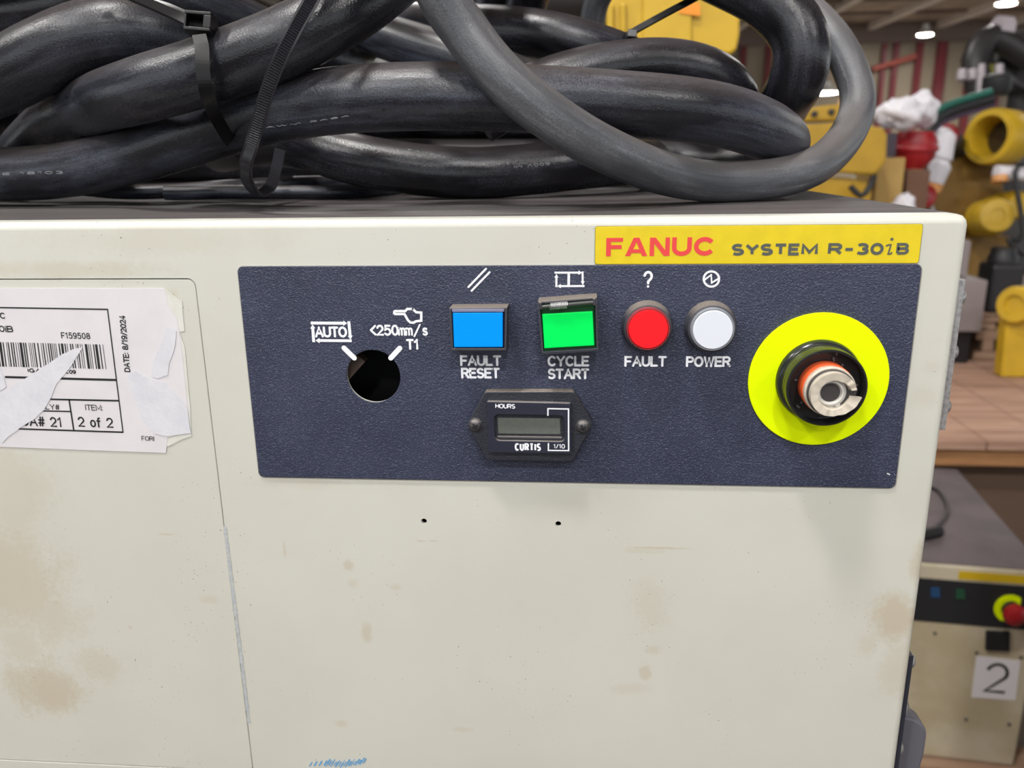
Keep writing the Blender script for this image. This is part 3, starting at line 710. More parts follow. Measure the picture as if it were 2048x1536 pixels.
for k in range(16):
    a = random.uniform(0, 6.28); r = random.uniform(.0100, .0132)
    deb.box(ec + Vector((r * math.cos(a), -.0090, r * math.sin(a))), (random.uniform(.0004, .0016), .0008, random.uniform(.0003, .0007)), Matrix.Rotation(a, 3, 'Y'))
deb.build('plastic_flake', mat('flake_grey', (96, 94, 98), .3), es)

# ---- fittings on the right-hand side (seen beyond the front edge)
def zpx(x, y): return fp(x, y).z
hg = MB().box((CX1 + .0014, .0118, (zpx(1928, 562) + zpx(1890, 866)) / 2), (.0028, .0166, zpx(1928, 562) - zpx(1890, 866))).build('side_plate', M_STEEL, cab, bevel=.0003)
for y in (602, 713, 824):
    screw(Vector((CX1 + .0027, .0085, zpx(1905, y))), (1, 0, 0), .0032, M_STEEL, hg, False)
st = MB().box((CX1 + .0012, .0118, (zpx(1820, 1322) + ZB + .03) / 2), (.0024, .0166, zpx(1820, 1322) - ZB - .03)).build('side_strip', M_BLK, cab)
for y in (1343, 1437, 1520):
    screw(Vector((CX1 + .0023, .0085, zpx(1815, y))), (1, 0, 0), .0034, M_STEEL, st, False)
zt2 = zpx(1810, 1470)
MB().prism([(CX1 + .0024, .012, zt2)] + [(CX1 + .0060 + .0110 * math.sin(i * math.pi / 16), .012, zt2 - .010 + .010 * math.cos(i * math.pi / 16)) for i in range(0, 9)] + [(CX1 + .0170, .012, zt2 - .020), (CX1 + .015, .012, zt2 - .036), (CX1 + .0024, .012, zt2 - .036)], (0, .010, 0)).build('latch_tab', mat('latch_grey', (96, 96, 104), .45), cab, bevel=.0012)

# ================================================================== cables on the cabinet top
def cable(name, ctrl, r, m, label, text=None):
    pts = spline([at(x, y, d / 1000) for x, y, d in ctrl], .005)
    P, T, N = frames(pts); n = 32; vs = []; fs = []; us = []; L = 0.0; Ls = []
    for k in range(len(P)):
        if k: L += (P[k] - P[k - 1]).length
        Ls.append(L)
        B = T[k].cross(N[k])
        for i in range(n):
            a = 2 * math.pi * i / n; vs.append(P[k] + (N[k] * math.cos(a) + B * math.sin(a)) * r)
    for k in range(len(P) - 1):
        for i in range(n):
            j = (i + 1) % n; fs.append((k * n + i, k * n + j, (k + 1) * n + j, (k + 1) * n + i))
            us += [(Ls[k], i / n * .1), (Ls[k], (i + 1) / n * .1), (Ls[k + 1], (i + 1) / n * .1), (Ls[k + 1], i / n * .1)]
    for e, k in ((1, 0), (-1, len(P) - 1)):
        fs.append(tuple(range(k * n + n - 1, k * n - 1, -1)) if e > 0 else tuple(range(k * n, k * n + n))); us += [(0, 0)] * n
    me = bpy.data.meshes.new(name); me.from_pydata([tuple(p) for p in vs], [], fs); me.materials.append(m)
    uv = me.uv_layers.new(name='UVMap'); uv.data.foreach_set('uv', [c for p in us for c in p])
    me.polygons.foreach_set('use_smooth', [True] * len(me.polygons)); me.set_sharp_from_angle(angle=math.radians(50))
    o = bpy.data.objects.new(name, me)
    if text:
        # root empty so that the print is a part of its cable
        root = empty(name, P[len(P) // 2] - Vector((0, 0, r)))
        o.name = 'sheath'; put(o, root)
        for s, (x0, y0, d0), (x1, y1, d1), H in text:
            a0 = at(x0, y0, d0 / 1000); a1 = at(x1, y1, d1 / 1000); ik = Ink(); verts = []
            def near(p):
                k = min(range(len(P)), key=lambda q: (P[q] - p).length); return k
            W0 = sum(G[c][0] for c in s) + .3 * (len(s) - 1); x = 0; ik.N = -ray((x0 + x1) / 2, (y0 + y1) / 2).normalized()
            ex = (a1 - a0); up = ik.N.cross(ex.normalized())
            for c in s:
                for stp in G[c][1]:
                    pp = []
                    for px, pz in stp:
                        p = a0 + ex * ((x + px) / W0) + up * (pz * H)
                        c0 = P[near(p)]; k = near(p); dv = p - c0; dv -= T[k] * dv.dot(T[k])
                        pp.append(c0 + (p - c0 - dv) + dv.normalized() * (r + .00012))
                    ik.stroke(pp, H * .14, False)
                x += G[c][0] + .3
            ik.build('print', mat('cable_print', (150, 150, 156), .7), root)
        tag(root, label, 'cable'); return root
    put(o, None); tag(o, label, 'cable'); return o
CABLES = {
 'main':   ([(-420, 330, 500), (-200, 346, 464), (0, 349, 446), (140, 339, 437), (275, 308, 424), (400, 268, 404), (530, 226, 378), (660, 203, 362), (800, 194, 355), (940, 193, 354), (1080, 199, 357), (1220, 207, 362), (1360, 218, 369), (1450, 233, 380), (1520, 256, 397), (1559, 279, 422), (1563, 291, 454), (1535, 300, 486)], .01425),
 'loop':   ([(640, -200, 540), (690, -270, 470), (750, -280, 400), (810, -210, 350), (856, -80, 322), (888, 2, 323), (926, 56, 326), (980, 128, 327), (1054, 199, 330), (1150, 266, 340), (1238, 312, 354), (1330, 347, 372), (1430, 363, 391), (1545, 357, 401), (1622, 336, 415), (1672, 298, 440), (1704, 250, 458), (1716, 196, 465), (1700, 138, 470), (1672, 84, 474), (1626, 32, 484), (1560, -20, 500), (1470, -80, 525), (1370, -110, 555), (1270, -85, 590), (1200, -10, 620), (1180, 70, 640)], .0097),
 'lower':  ([(440, 302, 560), (520, 286, 510), (600, 288, 474), (690, 314, 462), (780, 332, 460), (870, 343, 460), (960, 346, 461), (1050, 340, 465), (1150, 330, 474), (1240, 324, 500), (1300, 324, 550), (1290, 321, 610)], .01425),
 'upper':  ([(0, 356, 522), (30, 328, 500), (60, 292, 480), (108, 249, 460), (190, 209, 412), (290, 178, 368), (400, 146, 357), (510, 108, 349), (600, 70, 346), (700, 14, 352), (800, -60, 375), (890, -140, 415), (970, -170, 480), (1010, -130, 550), (1000, -40, 610), (970, 60, 640)], .01425),
 'arch':   ([(-260, 248, 438), (-120, 203, 422), (0, 156, 410), (90, 110, 403), (180, 74, 400), (270, 64, 404), (350, 86, 418), (420, 128, 452), (470, 178, 488)], .0170),
 'rear_left': ([(-300, 60, 530), (-150, 40, 512), (0, 30, 500), (120, 10, 496), (260, -40, 496), (420, -90, 505), (540, -105, 545)], .0165),
 'top_left': ([(-220, -60, 480), (-30, -95, 455), (150, -80, 448), (300, -24, 445), (400, 12, 456), (500, 56, 480), (600, 100, 514), (690, 130, 552), (760, 150, 600)], .0150),
 'under_left': ([(-260, 250, 505), (-100, 248, 488), (20, 226, 524), (130, 214, 526), (250, 206, 526), (350, 206, 510), (420, 205, 550), (460, 210, 610)], .0150),
 'crossing': ([(600, -20, 590), (680, 26, 548), (750, 64, 520), (840, 96, 502), (940, 126, 492), (1030, 158, 488), (1100, 196, 500), (1180, 235, 522), (1250, 258, 548)], .01375),
 'rear_gloss': ([(720, 40, 620), (820, 48, 568), (920, 54, 532), (1010, 60, 513), (1100, 72, 504), (1190, 96, 504), (1270, 126, 518), (1335, 164, 548), (1372, 196, 585)], .01425),
 'hump':   ([(960, 236, 452), (1040, 192, 452), (1130, 158, 452), (1230, 136, 454), (1330, 130, 457), (1410, 146, 461), (1460, 182, 472), (1464, 216, 496), (1430, 250, 530)], .01425),
 'arch_right': ([(1040, 60, 610), (1070, -40, 578), (1135, -115, 525), (1235, -125, 482), (1340, -92, 458), (1440, -50, 444), (1530, -4, 438), (1586, 50, 436), (1604, 108, 437), (1592, 162, 446), (1570, 204, 478), (1555, 246, 535), (1550, 276, 580)], .01500),
 'filler_low': ([(120, 333, 640), (260, 326, 655), (420, 323, 660), (600, 323, 662), (800, 323, 664), (1000, 323, 664), (1200, 323, 662), (1380, 322, 655), (1505, 320, 650)], .0170),
 'filler_mid': ([(160, 250, 664), (300, 240, 664), (460, 237, 662), (640, 236, 664), (840, 237, 664), (1040, 237, 664), (1220, 236, 664), (1340, 238, 662), (1420, 244, 668)], .0170),  # both filler cables are added behind so the gaps stay dark
 'thin':   ([(150, 376, 486), (250, 384, 470), (360, 381, 474), (480, 372, 486), (600, 366, 500), (720, 364, 530), (860, 362, 580)], .0042),
 'thin2':  ([(330, 386, 462), (380, 386, 463), (460, 384, 466), (580, 385, 468), (690, 384, 478), (780, 378, 505), (860, 370, 540)], .0040),
}
CL = {'main': (M_RUB, 'thick dusty black cable lying right across the pile from end to end'), 'loop': (M_RUB_GREY, 'slimmer grey cable hanging in a wide loop in front of the pile'),
 'lower': (M_RUB_BLK, 'thick black cable with printed lettering sagging onto the cabinet top'), 'upper': (M_RUB_DARK, 'thick dusty black cable rising steeply under the ribbed cable tie'),
 'arch': (M_RUB_DARK, 'thick dusty black cable arching behind the cable tie with a square head'), 'rear_left': (M_RUB_BLK, 'dark black cable at the back of the pile behind the arching cable'),
 'top_left': (M_RUB_DARK, 'dusty black cable passing behind the square head of the cable tie'), 'under_left': (M_RUB_BLK, 'dark black cable tucked beneath the arching cable'),
 'crossing': (M_RUB, 'black cable slanting down behind the slimmer grey loop'), 'rear_gloss': (M_RUB_BLK, 'glossy black cable held by the slim tie in front of the yellow robot'),
 'hump': (M_RUB_BLK, 'black cable forming a low hump behind the long crossing cable'), 'arch_right': (M_RUB_BLK, 'thick black cable arching high inside the slimmer grey loop'),
 'filler_low': (M_RUB_BLK, 'thick black filler cable lying lowest at the back, added to darken the gaps of the pile'), 'filler_mid': (M_RUB_BLK, 'thick black filler cable stacked on the lowest one, added to darken the gaps of the pile'),
 'thin': (M_RUB, 'thin black wire lying under the tied cables'), 'thin2': (M_RUB, 'thin black wire lying flat on the dusty cabinet top')}
TEXTS = {'lower': [('600V MI', (1102, 322, 450), (1030, 329, 446), .0016), ('AWM 2881 VA', (952, 326, 446), (815, 297, 448), .0016)],
         'main': [('AWM 2464', (528, 262, 364), (690, 248, 345), .0012), ('E 18103', (2, 350, 428), (130, 346, 424), .0014)]}
for k, (c, r) in CABLES.items():
    m, lb = CL[k]; cable('wire' if k.startswith('thin') else 'cable', c, r, m, lb, TEXTS.get(k))

# ---- cable ties
def ribbon(name, ctrl, centre, w, t, m, parent, teeth=None, twist=None):
    """flat strap along ctrl (3D); its flat side faces away from centre"""
    P = spline(ctrl, (.00052) if teeth else .0012); P, T, _ = frames(P); c = Vector(centre); vs = []; fs = []; n = len(P)
    for k in range(n):
        N = P[k] - c; N -= T[k] * N.dot(T[k]); N.normalize(); B = T[k].cross(N)
        tt = t
        if teeth and teeth[0] <= k / n <= teeth[1]: tt = t * (1.6 if k % 2 else .6)
        prof = ((-.5, -.5 * t, 1), (.5, -.5 * t, 1), (.5, .5 * t, 1), (.36, .5 * t, 1), (.34, .5 * tt, 1), (-.34, .5 * tt, 1), (-.36, .5 * t, 1), (-.5, .5 * t, 1))
        for a, b, _k in prof: vs.append(P[k] + B * a * w + N * b)
    for k in range(n - 1):
        for i in range(8):
            j = (i + 1) % 8; fs.append((k * 8 + i, k * 8 + j, (k + 1) * 8 + j, (k + 1) * 8 + i))
    fs += [tuple(range(7, -1, -1)), tuple(range((n - 1) * 8, n * 8))]
    return MB().add(vs, fs).build(name, m, parent)
cc = at(590, 190, .42)
t1 = ribbon('cable_tie', [at(x, y, d / 1000) for x, y, d in ((690, -120, 330), (650, -50, 322), (617, 10, 319), (588, 62, 319), (560, 118, 322), (537, 175, 327), (519, 235, 333), (503, 292, 341), (492, 328, 352), (495, 362, 372), (516, 388, 400), (541, 372, 425), (552, 338, 438), (560, 300, 450))],
            cc, .0056, .0013, mat('nylon_ribbed', (40, 40, 46), .32), None, (.0, .68))
tag(t1, 'ribbed black nylon cable tie strapped around the rising and lying cables', 'cable tie')
t2 = empty('cable_tie', at(400, 60, .345)); tag(t2, 'black nylon cable tie with a square locking head', 'cable tie')
m_tie2 = mat('nylon_gloss', (15, 15, 18), .36, spec=.3)
ribbon('strap', [at(x, y, d / 1000) for x, y, d in ((398, 70, 335), (404, 96, 335), (405, 135, 335), (412, 180, 338), (428, 225, 347), (448, 262, 366), (470, 296, 394), (490, 318, 425))], at(430, 190, .45), .0056, .0012, m_tie2, t2)
ribbon('tail', [at(x, y, d / 1000) for x, y, d in ((404, 56, 338), (385, 46, 338), (350, 30, 340), (300, 8, 346), (250, -14, 354), (180, -50, 368))], at(330, 120, .37), .0050, .0012, m_tie2, t2)
hd = at(402, 50, .338); Rz = Matrix((_r, _f, _u)).transposed() @ Matrix.Rotation(.08, 3, 'Y')
hb = MB()
for o, s in (((0, 0, .0033), (.0110, .0085, .0014)), ((0, 0, -.0033), (.0110, .0085, .0014)), ((.0040, 0, 0), (.0032, .0085, .0052)), ((-.0050, 0, -.0004), (.0010, .0085, .0056)), ((0, .0036, 0), (.0105, .001, .006))): hb.box(hd + Rz @ Vector(o), s, Rz)
hb.build('head', m_tie2, t2, bevel=.0003)
t3 = empty('cable_tie', at(1268, 80, .48)); tag(t3, 'slim black cable tie slanting across the yellow robot housing', 'cable tie')
ribbon('strap', [at(x, y, d / 1000) for x, y, d in ((1560, -110, 440), (1460, -45, 455), (1390, -4, 464), (1330, 28, 470), (1262, 66, 478), (1250, 78, 481), (1254, 92, 482), (1262, 110, 482))], at(1330, 160, .52), .0042, .0013, M_TIE, t3)
MB().box(at(1264, 70, .478), (.0052, .006, .0046), Rz).build('head', M_TIE, t3, bevel=.0004)

# ================================================================== what the cabinet stands on
m_wood = wood('pallet_wood', (158, 130, 108), (122, 94, 74)); m_wood2 = wood('plank_wood', (186, 150, 130), (146, 112, 94))
def pallet(x0, x1, y0, y1, z0, z1, label, m=None, nb=6):
    e = empty('wooden_pallet', ((x0 + x1) / 2, (y0 + y1) / 2, z0)); tag(e, label, 'pallet'); m = m or m_wood
    h = z1 - z0; t = min(.022, h * .2); w = (x1 - x0) / (nb + (nb - 1) * .35)
    for k in range(nb):
        x = x0 + w / 2 + k * w * 1.35
        MB().box((x, (y0 + y1) / 2, z1 - t / 2), (w, y1 - y0, t)).build('deck_board', m, e, bevel=.003)
    for k in range(3):
        y = y0 + .045 + k * (y1 - y0 - .09) / 2
        MB().box(((x0 + x1) / 2, y, z0 + t + (h - 2 * t) / 2), (x1 - x0, .09, h - 2 * t - .0004)).build('stringer', m, e, bevel=.003)
        MB().box(((x0 + x1) / 2, y, z0 + t / 2), (x1 - x0, .095, t)).build('bottom_board', m, e, bevel=.003)
    return e
m_cream2 = mat('cream_paint_plain', (192, 182, 160), .45, col2=(172, 158, 130), vscale=9)
lz = ZB - .1355
pallet(-.40, .36, .0, .55, lz, ZB - .0005, 'wooden pallet under the cream cabinet with the operator panel')
lc2 = empty('control_cabinet', ((CX0 + CX1) / 2, .27, lz - .471)); tag(lc2, 'cream cabinet standing under the pallet of the upper cabinet', 'cabinet')
MB().box(((CX0 + CX1) / 2, .27, lz - .236), (.60, .5, .470)).build('body', m_cream2, lc2, bevel=.004)
MB().box((.10, .0188, lz - .075), (.26, .0016, .09)).build('operator_panel', M_FILM, lc2)
MB().box((-.15, .0188, lz - .14), (.24, .0016, .24)).build('door', m_cream2, lc2, bevel=.0006)
pallet(-.40, .36, .0, .55, 0, lz - .4715, 'wooden pallet on the floor under the stacked cabinets')

# ================================================================== second control cabinet
m_robot = mat('robot_yellow', (198, 160, 34), .45, var=.15, vscale=12)
m_black = mat('matt_black', (24, 23, 26), .5); m_white = mat('white_plastic', (226, 222, 228), .5, bump=.3, bscale=30)
m_redp = mat('red_plastic', (150, 22, 30), .4); m_grey = mat('grey_paint', (134, 124, 124), .5, var=.1, vscale=8)
A2 = math.radians(6.5); e2x = Vector((math.cos(A2), -math.sin(A2), 0)); n2 = Vector((-math.sin(A2), -math.cos(A2), 0)); P2 = at(2020, 1217, 1.47)
def fp2(x, y, off=0.0):
    r = ray(x, y); return CAM + r * ((P2 + n2 * off - CAM).dot(n2) / r.dot(n2))
tz2 = fp2(1950, 1133).z; bz2 = fp2(1950, 1524).z
c2 = empty('control_cabinet', fp2(1950, 1524)); tag(c2, 'cream control cabinet with a sheet numbered 2 behind the front cabinet', 'cabinet')
def box2(name, xa, ya, xb, yb, off, depth, m, par, bevel=.0, z0=None, z1=None):
    """block on the second cabinet's front, px corners (xa,ya)-(xb,yb); off = how far its face stands proud"""
    p = fp2(xa, ya, off); q = fp2(xb, yb, off); za = z1 if z1 is not None else p.z; zb = z0 if z0 is not None else q.z
    u0 = 0.0; u1 = (q - p).dot(e2x)
    poly = [Vector((p.x, p.y, za)), Vector((p.x, p.y, zb)), Vector((p.x, p.y, zb)) + e2x * u1, Vector((p.x, p.y, za)) + e2x * u1]
    return MB().prism(poly, -n2 * depth).build(name, m, par, bevel=bevel)
R2 = fp2(2020, 1217) + e2x * .052; L2 = R2 - e2x * .60
def face2(u0, u1, z0, z1, off): 
    o = Vector((L2.x, L2.y, 0)) + n2 * off
    return [o + e2x * u0 + Vector((0, 0, z1)), o + e2x * u0 + Vector((0, 0, z0)), o + e2x * u1 + Vector((0, 0, z0)), o + e2x * u1 + Vector((0, 0, z1))]
MB().prism(face2(0, .60, bz2, tz2 - .0022, 0), -n2 * .5).build('body', m_cream2, c2, bevel=.004)
MB().prism(face2(.002, .598, tz2 - .002, tz2, -.004), -n2 * .49).build('top_panel', mat('dusty_top_far', (94, 84, 85), .7, col2=(80, 72, 75), vscale=14), c2)
MB().prism(face2(.33, .588, fp2(1950, 1251).z, fp2(1950, 1164).z, .0012), -n2 * .001).build('operator_panel', mat('panel_black', (30, 31, 36), .5), c2)
MB().prism(face2(.455, .588, fp2(1990, 1163).z, fp2(1990, 1147).z, .0012), -n2 * .001).build('name_plate', mat('plate_dull', (196, 164, 20), .5), c2)
rc = fp2(2020, 1217, .002)
MB().lathe([(.027, -.002), (.027, .001), (.0165, .001)], rc, n2, 40).build('warning_ring', mat('ring_fluorescent', (240, 255, 0), .5), c2)
mb2 = MB().lathe([(.0160, .001), (.0150, .004), (.0145, .012)], rc, n2, 32).build('stop_collar', m_black, c2, 40)
MB().lathe([(.0100, .012), (.0190, .016), (.0200, .022), (.0180, .030), (.0100, .034), (.00001, .035)], rc, n2, 32, True, False).build('mushroom_head', m_redp, c2, 50)
MB().prism([fp2(1862, 1176, .004), fp2(1880, 1177, .004), fp2(1880, 1196, .004), fp2(1862, 1195, .004)], -n2 * .004).build('push_button', mat('button_dimblue', (30, 66, 104), .4), c2)
MB().prism([fp2(1912, 1179, .004), fp2(1930, 1180, .004), fp2(1930, 1199, .004), fp2(1912, 1198, .004)], -n2 * .004).build('push_button', mat('button_dimgreen', (30, 70, 50), .4), c2)
MB().prism([fp2(1972, 1262, .006), fp2(2022, 1264, .006), fp2(2021, 1305, .006), fp2(1971, 1303, .006)], -n2 * .006).build('socket_cover', m_black, c2, bevel=.003)
pn = MB().prism([fp2(1953, 1312, .0010), fp2(2041, 1322, .0010), fp2(2031, 1401, .0010), fp2(1943, 1395, .0010)], -n2 * .0009).build('number_sheet', mat('sheet_paper', (216, 212, 216), .6), c2)
i5 = Ink(n2); i5.text('2', fp2(1965, 1384, .0016), fp2(2013, 1388, .0016), (fp2(1990, 1327) - fp2(1990, 1387)).length, .0060, rnd=False); i5.build('lettering', M_INK_K, pn)
for x, y in ((1870, 1266), (1953, 1305), (2042, 1314), (1932, 1438), (2018, 1448)):
    MB().lathe([(.0034, 0), (.0030, .002), (.001, .003)], fp2(x, y), n2, 12).build('screw', M_DARKSTEEL, c2)
sk = empty('wooden_skid', fp2(1950, 1526) * Vector((1, 1, 0)) - n2 * .25); tag(sk, 'pale wooden skid under the cabinet numbered 2', 'skid')
for dy in (.0, .22, .44):
    MB().prism(face2(-.05, .65, .0, bz2 - .0006, .03 - dy), -n2 * .09).build('runner', m_wood, sk)
# cord lying on the second cabinet
zc = tz2 + .0045
cd = [onz(x, y, zc) for x, y in ((1800, 985), (1840, 972), (1872, 978), (1890, 1000), (1894, 1022), (1884, 1042), (1868, 1056), (1850, 1066))]
co = empty('power_cord', cd[3] - Vector((0, 0, .0045))); tag(co, 'black cord with a plug lying on the cabinet numbered 2', 'cord')
MB().tube(spline(cd, .006), .0042, 10).build('lead', M_RUB_BLK, co, 60)
MB().tube([onz(1843, 1070, tz2 + .011), onz(1880, 1062, tz2 + .011)], .0105, 12).build('plug', m_black, co, 40)

# ================================================================== crate and junk behind it
DZ = .53
def onzd(x, y): return onz(x, y, DZ)
c0 = onzd(1760, 900); c1 = onzd(2150, 912); cy0 = min(c0.y, c1.y) + .10
cr = empty('wooden_crate', (1.0, cy0 + .45, 0)); tag(cr, 'large wooden crate with a planked lid behind the cabinet numbered 2', 'crate')
X0, X1 = .80, 2.20
for k in range(9):
    w = (X1 - X0) / 9; ang = 0.0
    MB().box((X0 + w * (k + .5), cy0 + .44, DZ - .011), (w - .004, .90, .022)).build('lid_board', m_wood2, cr, bevel=.002)
MB().box(((X0 + X1) / 2, cy0 + .03, DZ - .022 - .024), (X1 - X0 + .01, .05, .046)).build('lid_rail', wood('rail_wood', (176, 128, 84), (140, 98, 62)), cr, bevel=.003)
MB().box(((X0 + X1) / 2, cy0 + .45, (DZ - .07) / 2), (X1 - X0 - .12, .80, DZ - .072)).build('box', mat('crate_dark', (88, 68, 54), .8), cr)
def boxpx(x0, y0, x1, y1, Y, depth):
    """front face px (x0,y0)-(x1,y1) on the vertical plane Y; returns polygon and depth vector"""
    return [fp(x0, y0, Y), fp(x1, y0, Y), fp(x1, y1, Y), fp(x0, y1, Y)]
# small pallet on the crate lid
yb = onz(2000, 722, DZ + .001).y
pa = fp(1962, 700, yb); pb2 = fp(2120, 700, yb)
e = empty('wooden_pallet', (pa.x + .1, yb + .1, DZ)); tag(e, 'small notched wooden pallet on the crate lid', 'pallet')
zz = [fp(2000, y, yb).z for y in (722, 703, 680, 672, 655, 641)]
for z0, z1 in ((DZ + .0008, zz[1]), (zz[2], zz[2] + .028)):
    MB().box((pa.x + .16, yb + .15, (z0 + z1) / 2), (.36, .30, z1 - z0)).build('deck_board', m_wood, e, bevel=.003)
for x in (pa.x + .005, pa.x + .115, pa.x + .225):
    MB().box((x + .015, yb + .15, (zz[1] + zz[2]) / 2), (.035, .30, zz[2] - zz[1])).build('block', m_wood, e, bevel=.002)
for x in (pa.x + .01, pa.x + .12):
    MB().box((x + .02, yb + .17, zz[2] + .028 + .012), (.05, .26, .022)).build('block', m_wood, e, bevel=.002)
ztop_p = zz[2] + .052
MB().box((pa.x + .14, yb + .17, ztop_p + .008), (.30, .28, .014)).build('deck_board', m_wood, e, bevel=.002)
# grey steel box on a black stand
yg = yb - .06
e = empty('steel_box', (fp(1940, 600, yg).x, yg + .1, DZ)); tag(e, 'grey steel box on a black stand beside the notched pallet', 'box')
gx0 = fp(1880, 600, yg).x; gx1 = fp(1971, 600, yg).x
zA, zB = fp(1940, 561, yg).z, fp(1940, 664, yg).z
MB().box(((gx0 + gx1) / 2, yg + .12, (zA + zB) / 2), (gx1 - gx0, .24, zA - zB)).build('body', m_grey, e, bevel=.004)
gx2 = fp(1963, 520, yg).x; zC = fp(1940, 487, yg).z
MB().box(((gx0 + gx2) / 2, yg + .15, (zA + zC) / 2), (gx2 - gx0, .14, zC - zA - .001)).build('cover', m_grey, e, bevel=.004)
MB().box(((gx0 + gx1) / 2, yg + .13, (DZ + zB) / 2), (gx1 - gx0 - .03, .20, zB - DZ - .001)).build('stand', m_black, e)
# black motor and coiled lead on the small pallet
e = empty('servo_motor', fp(2010, 640, yb + .12)); tag(e, 'black servo motor standing on the notched pallet', 'motor')
mz = ztop_p + .0155; mx = fp(2008, 560, yb + .14).x; mt = fp(2008, 496, yb + .14).z
MB().box((mx, yb + .17, mz + (mt - mz) * .38), (.105, .11, (mt - mz) * .75)).build('body', m_black, e, bevel=.012)
MB().lathe([(.046, 0), (.046, .02), (.040, .03), (.038, (mt - mz) * .24)], (mx, yb + .17, mz + (mt - mz) * .755), (0, 0, 1), 28).build('encoder_cap', m_black, e, 40)
MB().box((mx + .06, yb + .14, mz + .10), (.02, .05, .05)).build('connector', m_grey, e, bevel=.004)
e = empty('robot_casting', pp0 := at(2040, 700, 2.42)); tag(e, 'small yellow robot casting leaning against the notched pallet', 'casting')
pp = at(2038, 610, 2.42); cz = DZ
MB().lathe([(.052, -.03), (.056, -.02), (.056, .02), (.050, .03), (.030, .03), (.028, .02)], pp, (-.8, -.6, .1), 32).build('joint_ring', m_robot, e, 40)
MB().prism([pp + Vector((-.03, 0, -.03)), pp + Vector((.05, 0, -.03)), Vector((pp.x + .07, pp.y, cz + .001)), Vector((pp.x - .02, pp.y, cz + .001))], (0, .05, 0)).build('foot', m_robot, e, bevel=.006)

# ================================================================== robots
def rpoly(pts, r=3): return rounded([tuple(p) for p in pts], r)
def outline(px, Y): return [fp(x, y, Y) for x, y in px]
m_dkgrey = mat('motor_black', (40, 36, 38), .45)
# robot behind the cable pile
YA = 1.0
e = empty('industrial_robot', Vector((fp(1345, 60, YA).x, YA + .12, 0))); tag(e, 'yellow robot arm with a black motor behind the cable pile', 'robot')
MB().prism(outline([(1222, -100), (1213, -60), (1212, 28), (1222, 46), (1224, 78), (1300, 98), (1400, 106), (1462, 110), (1474, 100), (1480, 70), (1482, -30), (1474, -100)], YA), (0, .20, 0)).build('elbow_housing', m_robot, e, bevel=.012, seg=3)
for x0, x1 in ((1213, 1228), (1241, 1253)):
    MB().prism(outline([(x0, 6), (x1, 6), (x1, 76), (x0, 70)], YA - .008), (0, .009, 0)).build('rib', m_robot, e, bevel=.003)
MB().prism(outline([(1285, -60), (1385, -60), (1385, 92), (1285, 84)], YA - .006), (0, .007, 0)).build('cover_plate', m_robot, e, bevel=.004)
sk2 = MB().prism(outline([(1360, 4), (1400, 6), (1401, 32), (1358, 27)], YA - .0075), (0, .001, 0)).build('warning_sticker', mat('sticker_orange', (226, 140, 30), .5), e)
a = fp(1216, -6, YA + .09); b = fp(1052, -6, YA + .09)
MB().tube([a, a.lerp(b, .12), a.lerp(b, .14), a.lerp(b, .96), b], [.046, .046, .040, .040, .036], 28).build('motor', m_dkgrey, e, 40)
hx = fp(1350, 60, YA).x
MB().prism([(hx - .07, YA + .05, 1.36), (hx + .05, YA + .05, 1.36), (hx - .01, YA + .05, .62), (hx - .21, YA + .05, .62)], (0, .10, 0)).build('lower_arm', m_robot, e, bevel=.02, seg=3)
MB().lathe([(.13, 0), (.13, .05), (.10, .08), (.10, .45), (.11, .50), (.11, .70), (.08, .74)], (hx - .12, YA + .05, 0), (0, 0, 1), 36).build('base', m_robot, e, 40)
m_yellow_shaded = mat('robot_yellow_shaded', (178, 140, 32), .5, var=.15, vscale=12)  # darker copy of the robot yellow, shade put into the colour
# robot seen through the loop
YB = 2.52
e = empty('industrial_robot', Vector((fp(1660, 300, YB).x, YB + .15, 0))); tag(e, 'yellow robot body seen through the grey cable loop', 'robot')
MB().prism(outline([(1585, 262), (1600, 250), (1690, 244), (1768, 256), (1776, 270), (1774, 322), (1752, 350), (1735, 350), (1590, 340), (1580, 320)], YB), (0, .22, 0)).build('shoulder_housing', m_yellow_shaded, e, bevel=.010, seg=3)
MB().prism(outline([(1600, 244), (1606, 222), (1640, 212), (1700, 206), (1708, 240)], YB + .02), (0, .14, 0)).build('gear_cover', m_yellow_shaded, e, bevel=.008)
for x, y in ((1628, 228), (1662, 224)):
    MB().lathe([(.010, 0), (.010, .008), (.005, .011)], fp(x, y, YB + .02), (0, -1, 0), 12).build('bolt', m_dkgrey, e)
MB().prism(outline([(1570, 352), (1700, 356), (1748, 366), (1722, 520), (1560, 520)], YB + .03), (0, .2, 0)).build('turret', m_yellow_shaded, e, bevel=.012)
MB().lathe([(.15, 0), (.15, .05), (.12, .10), (.12, .95)], (fp(1640, 300, YB).x, YB + .16, 0), (0, 0, 1), 36).build('base', m_yellow_shaded, e, 40)
MB().tube(spline([fp(1700, 372, YB - .02), fp(1722, 392, YB - .03), fp(1738, 375, YB - .03), fp(1748, 352, YB - .01)], .02), .010, 10).build('hose', m_black, e, 50)
MB().lathe([(.022, 0), (.022, .03)], fp(1688, 218, YB + .06), (0.1, 0, 1), 16).build('cap', mat('tan_plastic', (206, 170, 130), .5), e)
